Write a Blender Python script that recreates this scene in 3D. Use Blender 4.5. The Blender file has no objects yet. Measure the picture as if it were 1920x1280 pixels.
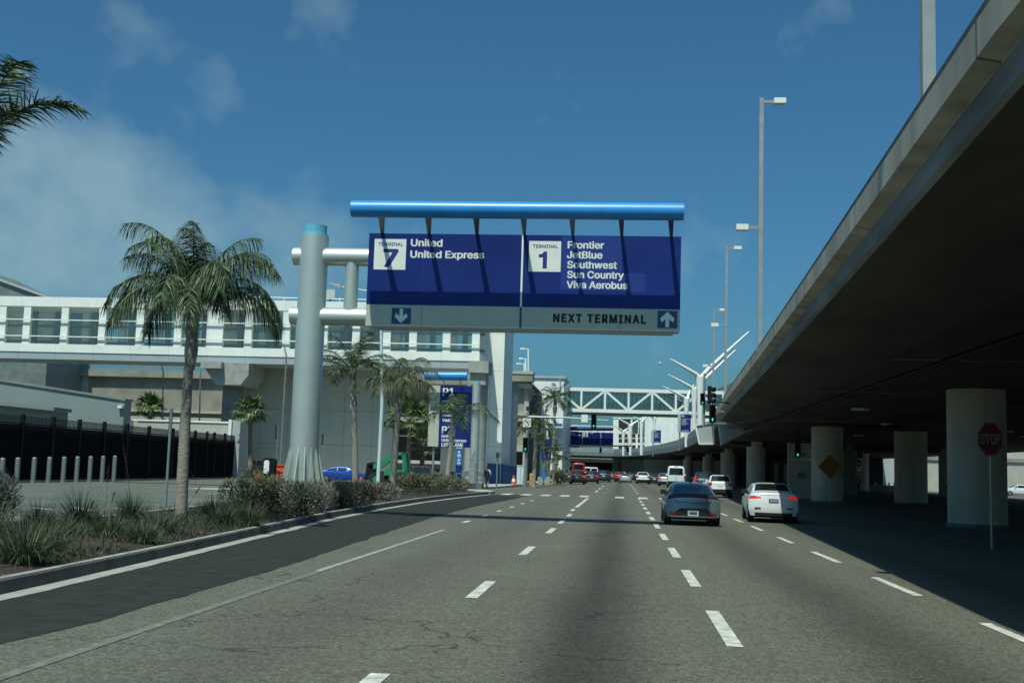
import bpy, math, random
from mathutils import Vector, Matrix, noise as mnoise
R = math.radians
scn = bpy.context.scene
col = scn.collection

# ------------------------------------------------------------------ camera
F, CH = 2150.0, 1.75                      # focal length in pixels of the 1920 px photo, eye height
d_ = Vector(((1165 - 960) / F, (640 - 884) / F, 1.0)).normalized()      # the road's direction in camera axes
u_ = Vector((math.sin(.02), math.cos(.02), 0)); u_ = (u_ - d_ * u_.dot(d_)).normalized()
r_ = u_.cross(d_)
if r_.x < 0: r_ = -r_
cam_d = bpy.data.cameras.new('camera'); cam = bpy.data.objects.new('camera', cam_d); col.objects.link(cam)
cam_d.sensor_width = 36; cam_d.lens = 36 * F / 1920; cam_d.clip_start = .2; cam_d.clip_end = 9000
cam.matrix_world = Matrix(((r_.x, r_.y, -r_.z, 0), (d_.x, d_.y, -d_.z, 0), (u_.x, u_.y, -u_.z, CH), (0, 0, 0, 1)))
scn.camera = cam

def ray(px, py):
    c = Vector(((px - 960) / F, (640 - py) / F, 1.0))
    return Vector((r_.dot(c), d_.dot(c), u_.dot(c)))
def G(px, py, z=0.0):                     # the point of the plane z seen at a pixel
    v = ray(px, py); t = (z - CH) / v.z
    return Vector((v.x * t, v.y * t, z))
def P(px, py, Y):                         # the point at depth Y seen at a pixel
    v = ray(px, py); t = Y / v.y
    return Vector((v.x * t, Y, CH + v.z * t))
def Q(px, py, X):
    v = ray(px, py); t = X / v.x
    return Vector((X, v.y * t, CH + v.z * t))

# ------------------------------------------------------------------ light
SUN = Vector((-.135, -.52, 1.0)).normalized()          # towards the sun
sl = bpy.data.lights.new('sun', 'SUN'); sl.energy = 4.3; sl.angle = R(.6); sl.color = (.97, 1.0, .86)
so = bpy.data.objects.new('sun', sl); col.objects.link(so)
so.rotation_euler = SUN.to_track_quat('Z', 'Y').to_euler(); so.location = (0, 0, 60)
vs = scn.view_settings; vs.view_transform = 'Standard'; vs.look = 'None'; vs.exposure = -.1; vs.gamma = 1
w = bpy.data.worlds.new('World'); scn.world = w; w.use_nodes = True
nt = w.node_tree; nt.nodes.clear()
def N(t, typ, **k):
    n = t.nodes.new(typ)
    for a, b in k.items(): setattr(n, a, b)
    return n
wo = N(nt, 'ShaderNodeOutputWorld'); bg = N(nt, 'ShaderNodeBackground'); bg.inputs[1].default_value = .05
sky = N(nt, 'ShaderNodeTexSky', sky_type='NISHITA', sun_disc=False)
sky.sun_elevation = math.asin(SUN.z); sky.sun_rotation = math.atan2(SUN.x, SUN.y)
sky.air_density = 1.0; sky.dust_density = 2.2; sky.ozone_density = 2.2
tint = N(nt, 'ShaderNodeMix', data_type='RGBA', blend_type='MULTIPLY'); tint.inputs[0].default_value = 1
tint.inputs[7].default_value = (.68, 1.5, 1.84, 1)
nt.links.new(sky.outputs[0], tint.inputs[6])
tc = N(nt, 'ShaderNodeTexCoord')
def wmath(op, a, b=None, c=None):
    n = N(nt, 'ShaderNodeMath', operation=op)
    for i, v in enumerate((a, b, c)):
        if v is None: continue
        if isinstance(v, (int, float)): n.inputs[i].default_value = v
        else: nt.links.new(v, n.inputs[i])
    return n.outputs[0]
nz = N(nt, 'ShaderNodeTexNoise'); nz.inputs['Scale'].default_value = 13; nz.inputs['Detail'].default_value = 7
nz.inputs['Roughness'].default_value = .5
nt.links.new(tc.outputs['Generated'], nz.inputs['Vector'])
def cloud_region(px, py, rad, amt):                  # soft patch of thin cloud round one direction of the sky
    c = ray(px, py).normalized()
    dp = N(nt, 'ShaderNodeVectorMath', operation='DISTANCE'); nt.links.new(tc.outputs['Generated'], dp.inputs[0]); dp.inputs[1].default_value = c
    m = N(nt, 'ShaderNodeMapRange', interpolation_type='SMOOTHSTEP'); nt.links.new(dp.outputs['Value'], m.inputs[0])
    m.inputs[1].default_value = rad; m.inputs[2].default_value = 0; m.inputs[3].default_value = 0; m.inputs[4].default_value = amt
    return m.outputs[0]
regs = [cloud_region(270, 350, .12, .62), cloud_region(90, 460, .16, .6), cloud_region(420, 500, .13, .5), cloud_region(40, 300, .1, .42), cloud_region(-250, 420, .2, .6), cloud_region(620, 600, .17, .34),
        cloud_region(600, 15, .09, .5), cloud_region(240, 90, .07, .5), cloud_region(390, 170, .06, .44), cloud_region(1560, 10, .05, .45), cloud_region(820, 480, .16, .2), cloud_region(1200, 640, .2, .16)]
acc = regs[0]
for g_ in regs[1:]: acc = wmath('ADD', acc, g_)
cv = wmath('MULTIPLY', wmath('SUBTRACT', wmath('ADD', wmath('MULTIPLY', nz.outputs[0], 2.0), acc), 1.28), 1.2)
cv = wmath('MULTIPLY', wmath('MINIMUM', wmath('MAXIMUM', cv, 0), 1), .68)
mixc = N(nt, 'ShaderNodeMix', data_type='RGBA'); nt.links.new(cv, mixc.inputs[0]); nt.links.new(tint.outputs[2], mixc.inputs[6])
mixc.inputs[7].default_value = (6.2, 9.6, 10.6, 1)
nt.links.new(mixc.outputs[2], bg.inputs[0]); nt.links.new(bg.outputs[0], wo.inputs[0])

# ------------------------------------------------------------------ materials
MATS = {}
def mat(name, c, rough=.7, metal=0.0, var=.12, scale=3.0, coat=0.0, bump=0.0, emit=None, spec=.5, detail=4, c2=None, stretch=None):
    if name in MATS: return MATS[name]
    m = bpy.data.materials.new(name); m.use_nodes = True; t = m.node_tree; b = t.nodes['Principled BSDF']
    b.inputs['Roughness'].default_value = rough; b.inputs['Metallic'].default_value = metal
    b.inputs['Specular IOR Level'].default_value = spec
    if coat: b.inputs['Coat Weight'].default_value = coat; b.inputs['Coat Roughness'].default_value = .04
    k = N(t, 'ShaderNodeTexCoord'); n = N(t, 'ShaderNodeTexNoise'); n.inputs['Scale'].default_value = scale; n.inputs['Detail'].default_value = detail
    src = k.outputs['Object']
    if stretch:
        mp = N(t, 'ShaderNodeMapping'); mp.inputs['Scale'].default_value = stretch; t.links.new(src, mp.inputs[0]); src = mp.outputs[0]
    t.links.new(src, n.inputs['Vector'])
    rp = N(t, 'ShaderNodeValToRGB'); rp.color_ramp.elements[0].position = .3; rp.color_ramp.elements[1].position = .7
    lo = [max(0, x * (1 - var)) for x in c]; hi = [min(1, x * (1 + var)) for x in (c2 or c)]
    rp.color_ramp.elements[0].color = (*lo, 1); rp.color_ramp.elements[1].color = (*hi, 1)
    t.links.new(n.outputs[0], rp.inputs[0]); t.links.new(rp.outputs[0], b.inputs['Base Color'])
    if bump:
        bp = N(t, 'ShaderNodeBump'); bp.inputs['Strength'].default_value = bump; bp.inputs['Distance'].default_value = .02
        t.links.new(n.outputs[0], bp.inputs['Height']); t.links.new(bp.outputs[0], b.inputs['Normal'])
    if emit:
        b.inputs['Emission Color'].default_value = (*emit[0], 1); b.inputs['Emission Strength'].default_value = emit[1]
    MATS[name] = m; return m
def panel_mat(name, c, pw, ph, line=.03, dark=.6, rough=.5, metal=0.0, var=.06, axis='XZ', bump=0, scale=.6, stretch=None, detail=4):
    """flat cladding with joints every pw x ph metres"""
    if name in MATS: return MATS[name]
    m = mat(name, c, rough, metal, var, scale, bump=bump, stretch=stretch, detail=detail); t = m.node_tree; b = t.nodes['Principled BSDF']
    k = N(t, 'ShaderNodeTexCoord'); s = N(t, 'ShaderNodeSeparateXYZ'); t.links.new(k.outputs['Object'], s.inputs[0])
    def ln(o, p):
        a = N(t, 'ShaderNodeMath', operation='PINGPONG'); t.links.new(o, a.inputs[0]); a.inputs[1].default_value = p / 2
        q = N(t, 'ShaderNodeMath', operation='LESS_THAN'); t.links.new(a.outputs[0], q.inputs[0]); q.inputs[1].default_value = line
        return q.outputs[0]
    hx = s.outputs['X'] if axis[0] == 'X' else s.outputs['Y']
    mx = N(t, 'ShaderNodeMath', operation='MAXIMUM'); t.links.new(ln(hx, pw), mx.inputs[0]); t.links.new(ln(s.outputs['Z'], ph), mx.inputs[1])
    mm = N(t, 'ShaderNodeMix', data_type='RGBA', blend_type='MULTIPLY')
    old = b.inputs['Base Color'].links[0].from_socket
    t.links.new(mx.outputs[0], mm.inputs[0]); t.links.new(old, mm.inputs[6]); mm.inputs[7].default_value = (dark, dark, dark, 1)
    t.links.new(mm.outputs[2], b.inputs['Base Color'])
    return m
def glass_mat(name, tintc=(.55, .7, .72), refl=.22):
    if name in MATS: return MATS[name]
    m = bpy.data.materials.new(name); m.use_nodes = True; t = m.node_tree; t.nodes.clear()
    o = N(t, 'ShaderNodeOutputMaterial'); a = N(t, 'ShaderNodeBsdfTransparent'); a.inputs[0].default_value = (*tintc, 1)
    g2 = N(t, 'ShaderNodeBsdfGlossy'); g2.inputs['Roughness'].default_value = .02; g2.inputs[0].default_value = (.85, .95, .95, 1)
    x = N(t, 'ShaderNodeMixShader'); x.inputs[0].default_value = refl
    t.links.new(a.outputs[0], x.inputs[1]); t.links.new(g2.outputs[0], x.inputs[2]); t.links.new(x.outputs[0], o.inputs[0])
    MATS[name] = m; return m
def road_mat():
    m = bpy.data.materials.new('asphalt'); m.use_nodes = True; t = m.node_tree; b = t.nodes['Principled BSDF']
    L = t.links; b.inputs['Roughness'].default_value = .82; b.inputs['Specular IOR Level'].default_value = .35
    k = N(t, 'ShaderNodeTexCoord'); ob = k.outputs['Object']
    s = N(t, 'ShaderNodeSeparateXYZ'); L.new(ob, s.inputs[0])
    def mth(op, a, bb=None, cc=None, cl=False):
        n = N(t, 'ShaderNodeMath', operation=op); n.use_clamp = cl
        for i, v in enumerate((a, bb, cc)):
            if v is None: continue
            if isinstance(v, (int, float)): n.inputs[i].default_value = v
            else: L.new(v, n.inputs[i])
        return n.outputs[0]
    def nse(sc, det=5, rough=.6, vec=ob, mp=None):
        n = N(t, 'ShaderNodeTexNoise'); n.inputs['Scale'].default_value = sc; n.inputs['Detail'].default_value = det; n.inputs['Roughness'].default_value = rough
        if mp:
            q = N(t, 'ShaderNodeMapping'); q.inputs['Scale'].default_value = mp; L.new(vec, q.inputs[0]); vec = q.outputs[0]
        L.new(vec, n.inputs['Vector']); return n.outputs[0]
    fine = nse(13, 6, .85); mid = nse(7, 4); big = nse(.35, 3); streak = nse(1.0, 4, .6, ob, (1.6, .06, 1))
    # oil bands in the middle of the lanes, worn by years of dripping engines
    xw = mth('ADD', s.outputs['X'], mth('MULTIPLY', mth('SUBTRACT', nse(.12, 2), .5), .5))
    band = None
    for cx, wd, a in ((-.3, .6, .74), (2.95, .7, .52), (-3.4, .8, .22), (6.2, .8, .45)):
        e = mth('DIVIDE', mth('SUBTRACT', xw, cx), wd); e = mth('MULTIPLY', e, e); e = mth('POWER', 2.718, mth('MULTIPLY', e, -1)); e = mth('MULTIPLY', e, a)
        band = e if band is None else mth('ADD', band, e)
    yl = N(t, 'ShaderNodeMapRange'); L.new(s.outputs['Y'], yl.inputs[0]); yl.inputs[1].default_value = 4; yl.inputs[2].default_value = 70; yl.inputs[3].default_value = 1.0; yl.inputs[4].default_value = .55
    band = mth('MULTIPLY', mth('MULTIPLY', band, yl.outputs[0]), mth('ADD', mth('MULTIPLY', streak, .9), .45))
    v = mth('MULTIPLY', mth('SUBTRACT', 1, band), mth('ADD', .62, mth('MULTIPLY', big, .38)))
    v = mth('MULTIPLY', v, mth('ADD', .3, mth('MULTIPLY', fine, 1.38)))
    sp_ = N(t, 'ShaderNodeTexVoronoi'); sp_.inputs['Scale'].default_value = 48; L.new(ob, sp_.inputs['Vector']); sc_ = N(t, 'ShaderNodeSeparateColor'); L.new(sp_.outputs['Color'], sc_.inputs[0])
    sp2 = N(t, 'ShaderNodeTexVoronoi'); sp2.inputs['Scale'].default_value = 19; L.new(ob, sp2.inputs['Vector']); sc2 = N(t, 'ShaderNodeSeparateColor'); L.new(sp2.outputs['Color'], sc2.inputs[0])
    v = mth('MULTIPLY', v, mth('ADD', .56, mth('MULTIPLY', sc_.outputs[0], .88)))
    v = mth('MULTIPLY', v, mth('ADD', .86, mth('MULTIPLY', sc2.outputs[0], .28)))
    v = mth('MULTIPLY', v, mth('ADD', .76, mth('MULTIPLY', mid, .46)))
    v = mth('MULTIPLY', v, mth('ADD', .85, mth('MULTIPLY', streak, .3)))
    # cracks
    dist = N(t, 'ShaderNodeTexNoise'); dist.inputs['Scale'].default_value = 1.4; dist.inputs['Detail'].default_value = 5; L.new(ob, dist.inputs['Vector'])
    av = N(t, 'ShaderNodeVectorMath', operation='MULTIPLY_ADD'); L.new(dist.outputs['Color'], av.inputs[0]); av.inputs[1].default_value = (1.3, 1.3, 0); L.new(ob, av.inputs[2])
    vo = N(t, 'ShaderNodeTexVoronoi', feature='DISTANCE_TO_EDGE'); vo.inputs['Scale'].default_value = .33; L.new(av.outputs[0], vo.inputs['Vector'])
    cr = mth('LESS_THAN', vo.outputs['Distance'], .0048); crm = mth('GREATER_THAN', nse(.22, 2), .47)
    lm = mth('LESS_THAN', s.outputs['X'], .6)
    cr = mth('MULTIPLY', mth('MULTIPLY', cr, crm), lm)
    v = mth('MULTIPLY', v, mth('SUBTRACT', 1, mth('MULTIPLY', cr, .5)))
    hue = N(t, 'ShaderNodeMix', data_type='RGBA'); L.new(big, hue.inputs[0]); hue.inputs[6].default_value = (.16, .155, .118, 1); hue.inputs[7].default_value = (.134, .138, .11, 1)
    fin = N(t, 'ShaderNodeMix', data_type='RGBA', blend_type='MULTIPLY'); fin.inputs[0].default_value = 1
    L.new(hue.outputs[2], fin.inputs[6]); L.new(v, fin.inputs[7]); L.new(fin.outputs[2], b.inputs['Base Color'])
    bp = N(t, 'ShaderNodeBump'); bp.inputs['Strength'].default_value = .35; bp.inputs['Distance'].default_value = .012; L.new(fine, bp.inputs['Height']); L.new(bp.outputs[0], b.inputs['Normal'])
    MATS['asphalt'] = m; return m
road_mat()
M = MATS
mat('patch_asphalt', (.027, .031, .026), .9, var=.25, scale=3, bump=.2, spec=.2, detail=8)
mat('lot_asphalt', (.108, .118, .098), .9, var=.2, scale=.5)
mat('road_paint', (.5, .51, .46), .8, var=.42, scale=5, detail=10)
mat('worn_paint', (.29, .31, .29), .8, var=.35, scale=6, detail=6)
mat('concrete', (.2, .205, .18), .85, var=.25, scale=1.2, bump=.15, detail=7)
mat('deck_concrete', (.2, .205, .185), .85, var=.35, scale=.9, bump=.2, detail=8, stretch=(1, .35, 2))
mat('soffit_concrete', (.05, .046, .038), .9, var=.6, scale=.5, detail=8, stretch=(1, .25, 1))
mat('pale_concrete', (.33, .34, .31), .85, var=.18, scale=1.5, detail=7)

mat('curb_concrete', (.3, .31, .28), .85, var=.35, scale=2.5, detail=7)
mat('sidewalk', (.36, .36, .33), .85, var=.15, scale=2)
mat('mulch', (.035, .025, .019), .95, var=.55, scale=22, bump=.8)
mat('ground_dirt', (.15, .15, .14), .95, var=.2, scale=.3)
mat('white_panel', (.8, .83, .78), .45, var=.04, scale=.3)
mat('white_paint', (.82, .85, .8), .4, var=.04, scale=1)
mat('pale_grey', (.42, .46, .46), .5, var=.06, scale=.4)
mat('shed_grey', (.21, .26, .255), .6, var=.06, scale=.3)
mat('shed_dark', (.2, .23, .22), .6, var=.08, scale=.3)
mat('dark', (.02, .022, .024), .7, var=.2, scale=2)
mat('deep_dark', (.012, .013, .014), .9, var=.2, scale=.5)
mat('black_metal', (.008, .009, .01), .7, var=.2, scale=3, spec=.2)
mat('galvanised', (.3, .35, .35), .45, metal=.55, var=.15, scale=4)
mat('lamp_grey', (.3, .34, .34), .55, metal=.2, var=.12, scale=3)
mat('silver_paint', (.6, .66, .61), .42, metal=.6, var=.06, scale=.9)
mat('tube_blue', (.03, .28, .68), .36, var=.08, scale=1.5, spec=.5)
mat('cap_blue', (.13, .45, .62), .5, var=.06)
mat('sign_blue', (.008, .024, .17), .45, var=.16, scale=.5, spec=.25)
mat('sign_grey', (.47, .49, .4), .5, var=.06)
mat('sign_white', (.76, .8, .74), .55, var=.04)
mat('sign_black', (.012, .012, .014), .6, var=.1)
mat('arrow_blue', (.022, .07, .17), .5, var=.06)
mat('strut_grey', (.12, .14, .14), .5, metal=.3)
mat('letter_navy', (.018, .026, .22), .5)
mat('bright_blue', (.02, .17, .5), .5, var=.08)
mat('tan_concrete', (.27, .26, .21), .9, var=.2, scale=.5, detail=7, bump=.1)
mat('tan_light', (.42, .41, .35), .9, var=.12, scale=.6)
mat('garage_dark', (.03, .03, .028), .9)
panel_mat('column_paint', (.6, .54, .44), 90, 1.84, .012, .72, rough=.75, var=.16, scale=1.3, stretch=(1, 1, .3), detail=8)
panel_mat('grey_cladding', (.43, .44, .37), 3.0, 3.6, .035, .62)
panel_mat('white_cladding', (.83, .86, .8), 60, 3.9, .04, .75)
panel_mat('white_siding', (.83, .87, .82), 1.9, 40, .05, .8)
panel_mat('block_wall', (.46, .46, .41), .8, .4, .02, .82, rough=.9)
panel_mat('bridge_white', (.83, .86, .8), 4.0, 80, .03, .8)
panel_mat('bridge_grey', (.36, .42, .44), 4.0, 80, .03, .7)
panel_mat('parapet_concrete', (.4, .385, .315), 9.0, 90, .035, .35, rough=.85, var=.3, axis='YZ', bump=.3, scale=1.1, stretch=(1, 1, .22), detail=9)
glass_mat('window_glass', (.88, .85, .77), .15)
glass_mat('dark_glass', (.25, .32, .36), .3)
mat('car_glass', (.008, .01, .012), .06, var=.05, spec=.7)
mat('tyre', (.014, .014, .015), .85)
mat('rim', (.35, .37, .38), .35, metal=.8)
mat('trim', (.012, .012, .013), .6)
mat('tail_red', (.22, .01, .012), .25, emit=((1, .03, .02), .04))
mat('brake_lit', (.35, .008, .008), .3, emit=((1, .03, .02), .45))
mat('dark_red_lens', (.1, .008, .01), .25)
mat('plate_white', (.5, .56, .55), .5)
mat('plate_ink', (.05, .07, .16), .5)
mat('chrome', (.5, .52, .53), .2, metal=.9)
mat('green_light', (.02, .3, .25), .4, emit=((.1, 1, .75), .9))
mat('white_light', (.5, .5, .5), .4, emit=((.9, 1, 1), .8))
mat('leaf_palm', (.034, .062, .024), .5, var=.5, scale=1.6, c2=(.06, .1, .038), spec=.45)
mat('leaf_fan', (.07, .12, .03), .5, var=.45, scale=1.4, c2=(.1, .16, .05))
mat('leaf_olive', (.06, .085, .03), .55, var=.5, scale=1.2, c2=(.1, .13, .05))
mat('shrub_grey', (.13, .135, .095), .85, var=.45, scale=3, c2=(.22, .22, .16))
mat('shrub_green', (.095, .115, .062), .8, var=.45, scale=2.5, c2=(.165, .18, .105))
mat('shrub_dark', (.045, .05, .032), .8, var=.5, scale=3, c2=(.1, .095, .062))
mat('shrub_dry', (.17, .155, .12), .85, var=.4, scale=3, c2=(.26, .25, .2))
mat('twig', (.06, .045, .035), .9, var=.3)
mat('grass_blade', (.038, .06, .025), .6, var=.5, scale=2.5, c2=(.09, .115, .055))
mat('weed', (.03, .05, .018), .7, var=.5, scale=2, c2=(.055, .075, .03))
mat('flower_red', (.22, .03, .035), .7)
mat('seed_brown', (.06, .035, .025), .8)
mat('bark_grey', (.28, .255, .21), .95, var=.35, scale=6, bump=.6, stretch=(1, 1, 5))
mat('bark_brown', (.19, .125, .075), .95, var=.5, scale=6, bump=.8, stretch=(1, 1, 3), c2=(.25, .19, .13))
mat('sheath', (.2, .17, .12), .9, var=.5, scale=5, bump=.7, stretch=(2, 2, .6), c2=(.33, .3, .24))
mat('orange', (.62, .09, .03), .6, var=.1)
mat('sign_orange', (.38, .13, .02), .6, var=.06)
mat('stop_red', (.15, .011, .017), .7)
mat('machine_green', (.02, .19, .1), .45, var=.1)
mat('fence_blue', (.02, .1, .26), .6, var=.12)
mat('cabinet', (.55, .66, .66), .5, var=.05)
mat('yellow', (.55, .36, .04), .6)
mat('skin', (.32, .2, .14), .6); mat('hair', (.015, .012, .01), .8)
mat('cloth_white', (.6, .64, .66), .8); mat('cloth_khaki', (.27, .21, .13), .9); mat('cloth_dark', (.02, .022, .028), .9); mat('vest', (.3, .42, .04), .7)
mat('mesh_grey', (.2, .24, .235), .5, var=.18, scale=1.2, metal=.3)
def paint(name, c, metal=.0, rough=.3): return mat('paint_' + name, c, rough, metal, .03, 1, coat=.8)
paint('greyblue', (.17, .22, .25), .5, .32); paint('white', (.66, .7, .7)); paint('black', (.012, .013, .016)); paint('silver', (.42, .46, .47), .5)
paint('navy', (.015, .02, .035)); paint('red', (.42, .012, .018)); paint('blue', (.012, .07, .4), .25); paint('darkgrey', (.04, .045, .05), .4)

# ------------------------------------------------------------------ helpers
ORG = {}
def root_of(o):
    while o.parent: o = o.parent
    return o
class MB:
    def __init__(s): s.v = []; s.f = []
    def add(s, vs, fs):
        b = len(s.v); s.v += [tuple(q) for q in vs]; s.f += [tuple(b + i for i in f) for f in fs]; return s
    def box(s, x0, x1, y0, y1, z0, z1):
        return s.add([(x0, y0, z0), (x1, y0, z0), (x1, y1, z0), (x0, y1, z0), (x0, y0, z1), (x1, y0, z1), (x1, y1, z1), (x0, y1, z1)],
                     [(0, 3, 2, 1), (4, 5, 6, 7), (0, 1, 5, 4), (1, 2, 6, 5), (2, 3, 7, 6), (3, 0, 4, 7)])
    def bar(s, a, b, wx, wz=None):
        """square bar from a to b"""
        a = Vector(a); b = Vector(b); d = (b - a).normalized(); wz = wz or wx
        up = Vector((0, 0, 1)) if abs(d.z) < .9 else Vector((0, 1, 0))
        x = d.cross(up).normalized() * wx / 2; y = x.cross(d).normalized() * wz / 2
        return s.add([a - x - y, a + x - y, a + x + y, a - x + y, b - x - y, b + x - y, b + x + y, b - x + y],
                     [(0, 1, 2, 3), (7, 6, 5, 4), (0, 4, 5, 1), (1, 5, 6, 2), (2, 6, 7, 3), (3, 7, 4, 0)])
    def tube(s, pts, rad, n=10, caps=True):
        pts = [Vector(p) for p in pts]; k = len(pts)
        if not hasattr(rad, '__len__'): rad = [rad] * k
        vs = []; fs = []; px = None
        for i, p in enumerate(pts):
            d = (pts[min(i + 1, k - 1)] - pts[max(i - 1, 0)]).normalized()
            if px is None: px = d.cross(Vector((0, 0, 1)) if abs(d.z) < .95 else Vector((0, 1, 0))).normalized()
            px = (px - d * px.dot(d)).normalized(); py = d.cross(px)
            for j in range(n):
                a = 2 * math.pi * j / n; vs.append(p + (px * math.cos(a) + py * math.sin(a)) * rad[i])
        for i in range(k - 1):
            for j in range(n): fs.append((i * n + j, i * n + (j + 1) % n, (i + 1) * n + (j + 1) % n, (i + 1) * n + j))
        if caps: fs.append(tuple(range(n - 1, -1, -1))); fs.append(tuple((k - 1) * n + j for j in range(n)))
        return s.add(vs, fs)
    def prism(s, pts, off):
        """polygon pts (3-D) pushed by the vector off"""
        pts = [Vector(p) for p in pts]; off = Vector(off); n = len(pts)
        return s.add(pts + [p + off for p in pts], [tuple(range(n)), tuple(range(2 * n - 1, n - 1, -1))] + [(i, i + n, (i + 1) % n + n, (i + 1) % n) for i in range(n)])
    def quad(s, *p): return s.add(p, [tuple(range(len(p)))])
    def build(s, name, m, parent=None, smooth=False, loc=None):
        me = bpy.data.meshes.new(name)
        o = bpy.data.objects.new(name, me); col.objects.link(o)
        og = Vector((0, 0, 0))
        if parent: o.parent = parent; og = ORG.get(root_of(parent).name, og)
        elif loc is not None: og = Vector(loc); o.location = og
        me.from_pydata([(v[0] - og.x, v[1] - og.y, v[2] - og.z) for v in s.v], [], s.f)
        me.materials.append(M[m] if isinstance(m, str) else m)
        import bmesh
        bm = bmesh.new(); bm.from_mesh(me); bmesh.ops.recalc_face_normals(bm, faces=bm.faces) if len(s.f) < 20000 else None
        bm.to_mesh(me); bm.free()
        if smooth:
            for p in me.polygons: p.use_smooth = True
            try: me.set_sharp_from_angle(angle=R(38))
            except Exception: pass
        return o
def tag(o, label=None, cat=None, group=None, kind=None):
    if label: o['label'] = label
    if cat: o['category'] = cat
    if group: o['group'] = group
    if kind: o['kind'] = kind
    return o
def thing(name, label, cat, loc=(0, 0, 0), group=None, local=False, rz=0):
    o = bpy.data.objects.new(name, None); col.objects.link(o); o.location = loc; o.rotation_euler.z = rz; o.empty_display_size = .2
    if not local: ORG[o.name] = Vector(loc)
    return tag(o, label, cat, group)
def struct(name, mb, m, smooth=False): return tag(mb.build(name, m, None, smooth), kind='structure')
def copy_tree(o, parent=None):
    c = o.copy(); col.objects.link(c); c.parent = parent
    for ch in list(o.children): copy_tree(ch, c)
    return c
try:                                     # the plain sans that ships inside Blender, else Blender's built-in face
    import os
    FONT = bpy.data.fonts.load(os.path.join(bpy.utils.system_resource('DATAFILES'), 'fonts', 'Inter.woff2'))
except Exception: FONT = None
def _cap():
    cu = bpy.data.curves.new('h', 'FONT'); cu.body = 'H'; cu.size = 1
    if FONT: cu.font = FONT
    ob = bpy.data.objects.new('h', cu); col.objects.link(ob); me = bpy.data.meshes.new_from_object(ob.evaluated_get(bpy.context.evaluated_depsgraph_get())); v = max(p.co.y for p in me.vertices)
    bpy.data.objects.remove(ob); bpy.data.meshes.remove(me); return v
CAPH = _cap()
def text(name, body, m, parent, x0, z0, Y, height, x1=None, bold=.02, align='LEFT', ext=.004, rz=0, local=False, space=1.0):
    """flat lettering facing -Y: baseline z0, cap height given, squeezed to end at x1"""
    cu = bpy.data.curves.new(name, 'FONT'); cu.body = body; cu.size = 1; bold *= 1.3
    if FONT: cu.font = FONT
    cu.offset = bold; cu.resolution_u = 3; cu.space_character = space
    cu.offset = 0; ob = bpy.data.objects.new(name + '_tmp', cu); col.objects.link(ob)
    dg = bpy.context.evaluated_depsgraph_get(); me0 = bpy.data.meshes.new_from_object(ob.evaluated_get(dg))
    bpy.data.objects.remove(ob)
    xs = [v.co.x for v in me0.vertices]; lo, hi = min(xs), max(xs)
    sz = height / CAPH; sx = sz
    if x1 is not None: sx = (x1 - x0) / (hi - lo)
    sh = -lo if align == 'LEFT' else -(lo + hi) / 2
    og = ORG.get(root_of(parent).name, Vector((0, 0, 0)))
    vs_, fs_ = [], []
    for k, (ox, oz) in enumerate(((0, 0), (bold, 0), (-bold, 0), (bold * .6, bold * .6), (-bold * .6, -bold * .6), (bold * .6, -bold * .6), (-bold * .6, bold * .6))):
        n0 = len(vs_)
        for v in me0.vertices: vs_.append(tuple(Vector((x0 + (v.co.x + sh + ox) * sx, Y - .0004 * k, z0 + (v.co.y + oz) * sz)) - og))
        for p in me0.polygons: fs_.append(tuple(n0 + i for i in p.vertices))
    bpy.data.meshes.remove(me0); me = bpy.data.meshes.new(name); me.from_pydata(vs_, [], fs_)
    me.materials.append(M[m]); me.name = name
    o = bpy.data.objects.new(name, me); col.objects.link(o); o.parent = parent
    return o
def lerp(tbl, x):
    if x <= tbl[0][0]: return tbl[0][1]
    for (a, b), (c, d) in zip(tbl, tbl[1:]):
        if x <= c: return b + (d - b) * (x - a) / (c - a)
    return tbl[-1][1]

# ================================================================== THE SETTING
CURB = [(-10, -7.1), (0, -7.2), (13.8, -7.62), (19.8, -8.0), (28, -8.6), (36.5, -9.2), (45, -9.5), (55, -9.6), (65, -9.35), (72, -8.9), (77, -8.5)]   # (Y, X) foot of the kerb
cx_ = lambda y: lerp(CURB, y)
CYS = [-10, -5, 0, 5, 10] + [13 + 2.5 * i for i in range(27)]
mb = MB(); mb.quad((-1500, -200, -.03), (1500, -200, -.03), (1500, 5000, -.03), (-1500, 5000, -.03)); struct('ground', mb, 'ground_dirt')
mb = MB()
pts = [(cx_(y) + .0, y) for y in CYS]
ys = CYS + [90, 120, 150, 200, 260, 340, 420]
lx = lambda y: cx_(y) if y < 80 else lerp([(80, -8.5), (86, -9.5), (100, -11), (150, -9), (200, -7.5), (300, -9), (420, -12)], y)
for a, b in zip(ys, ys[1:]): mb.quad((lx(a), a, 0), (70, a, 0), (70, b, 0), (lx(b), b, 0))
struct('road', mb, 'asphalt')
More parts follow.
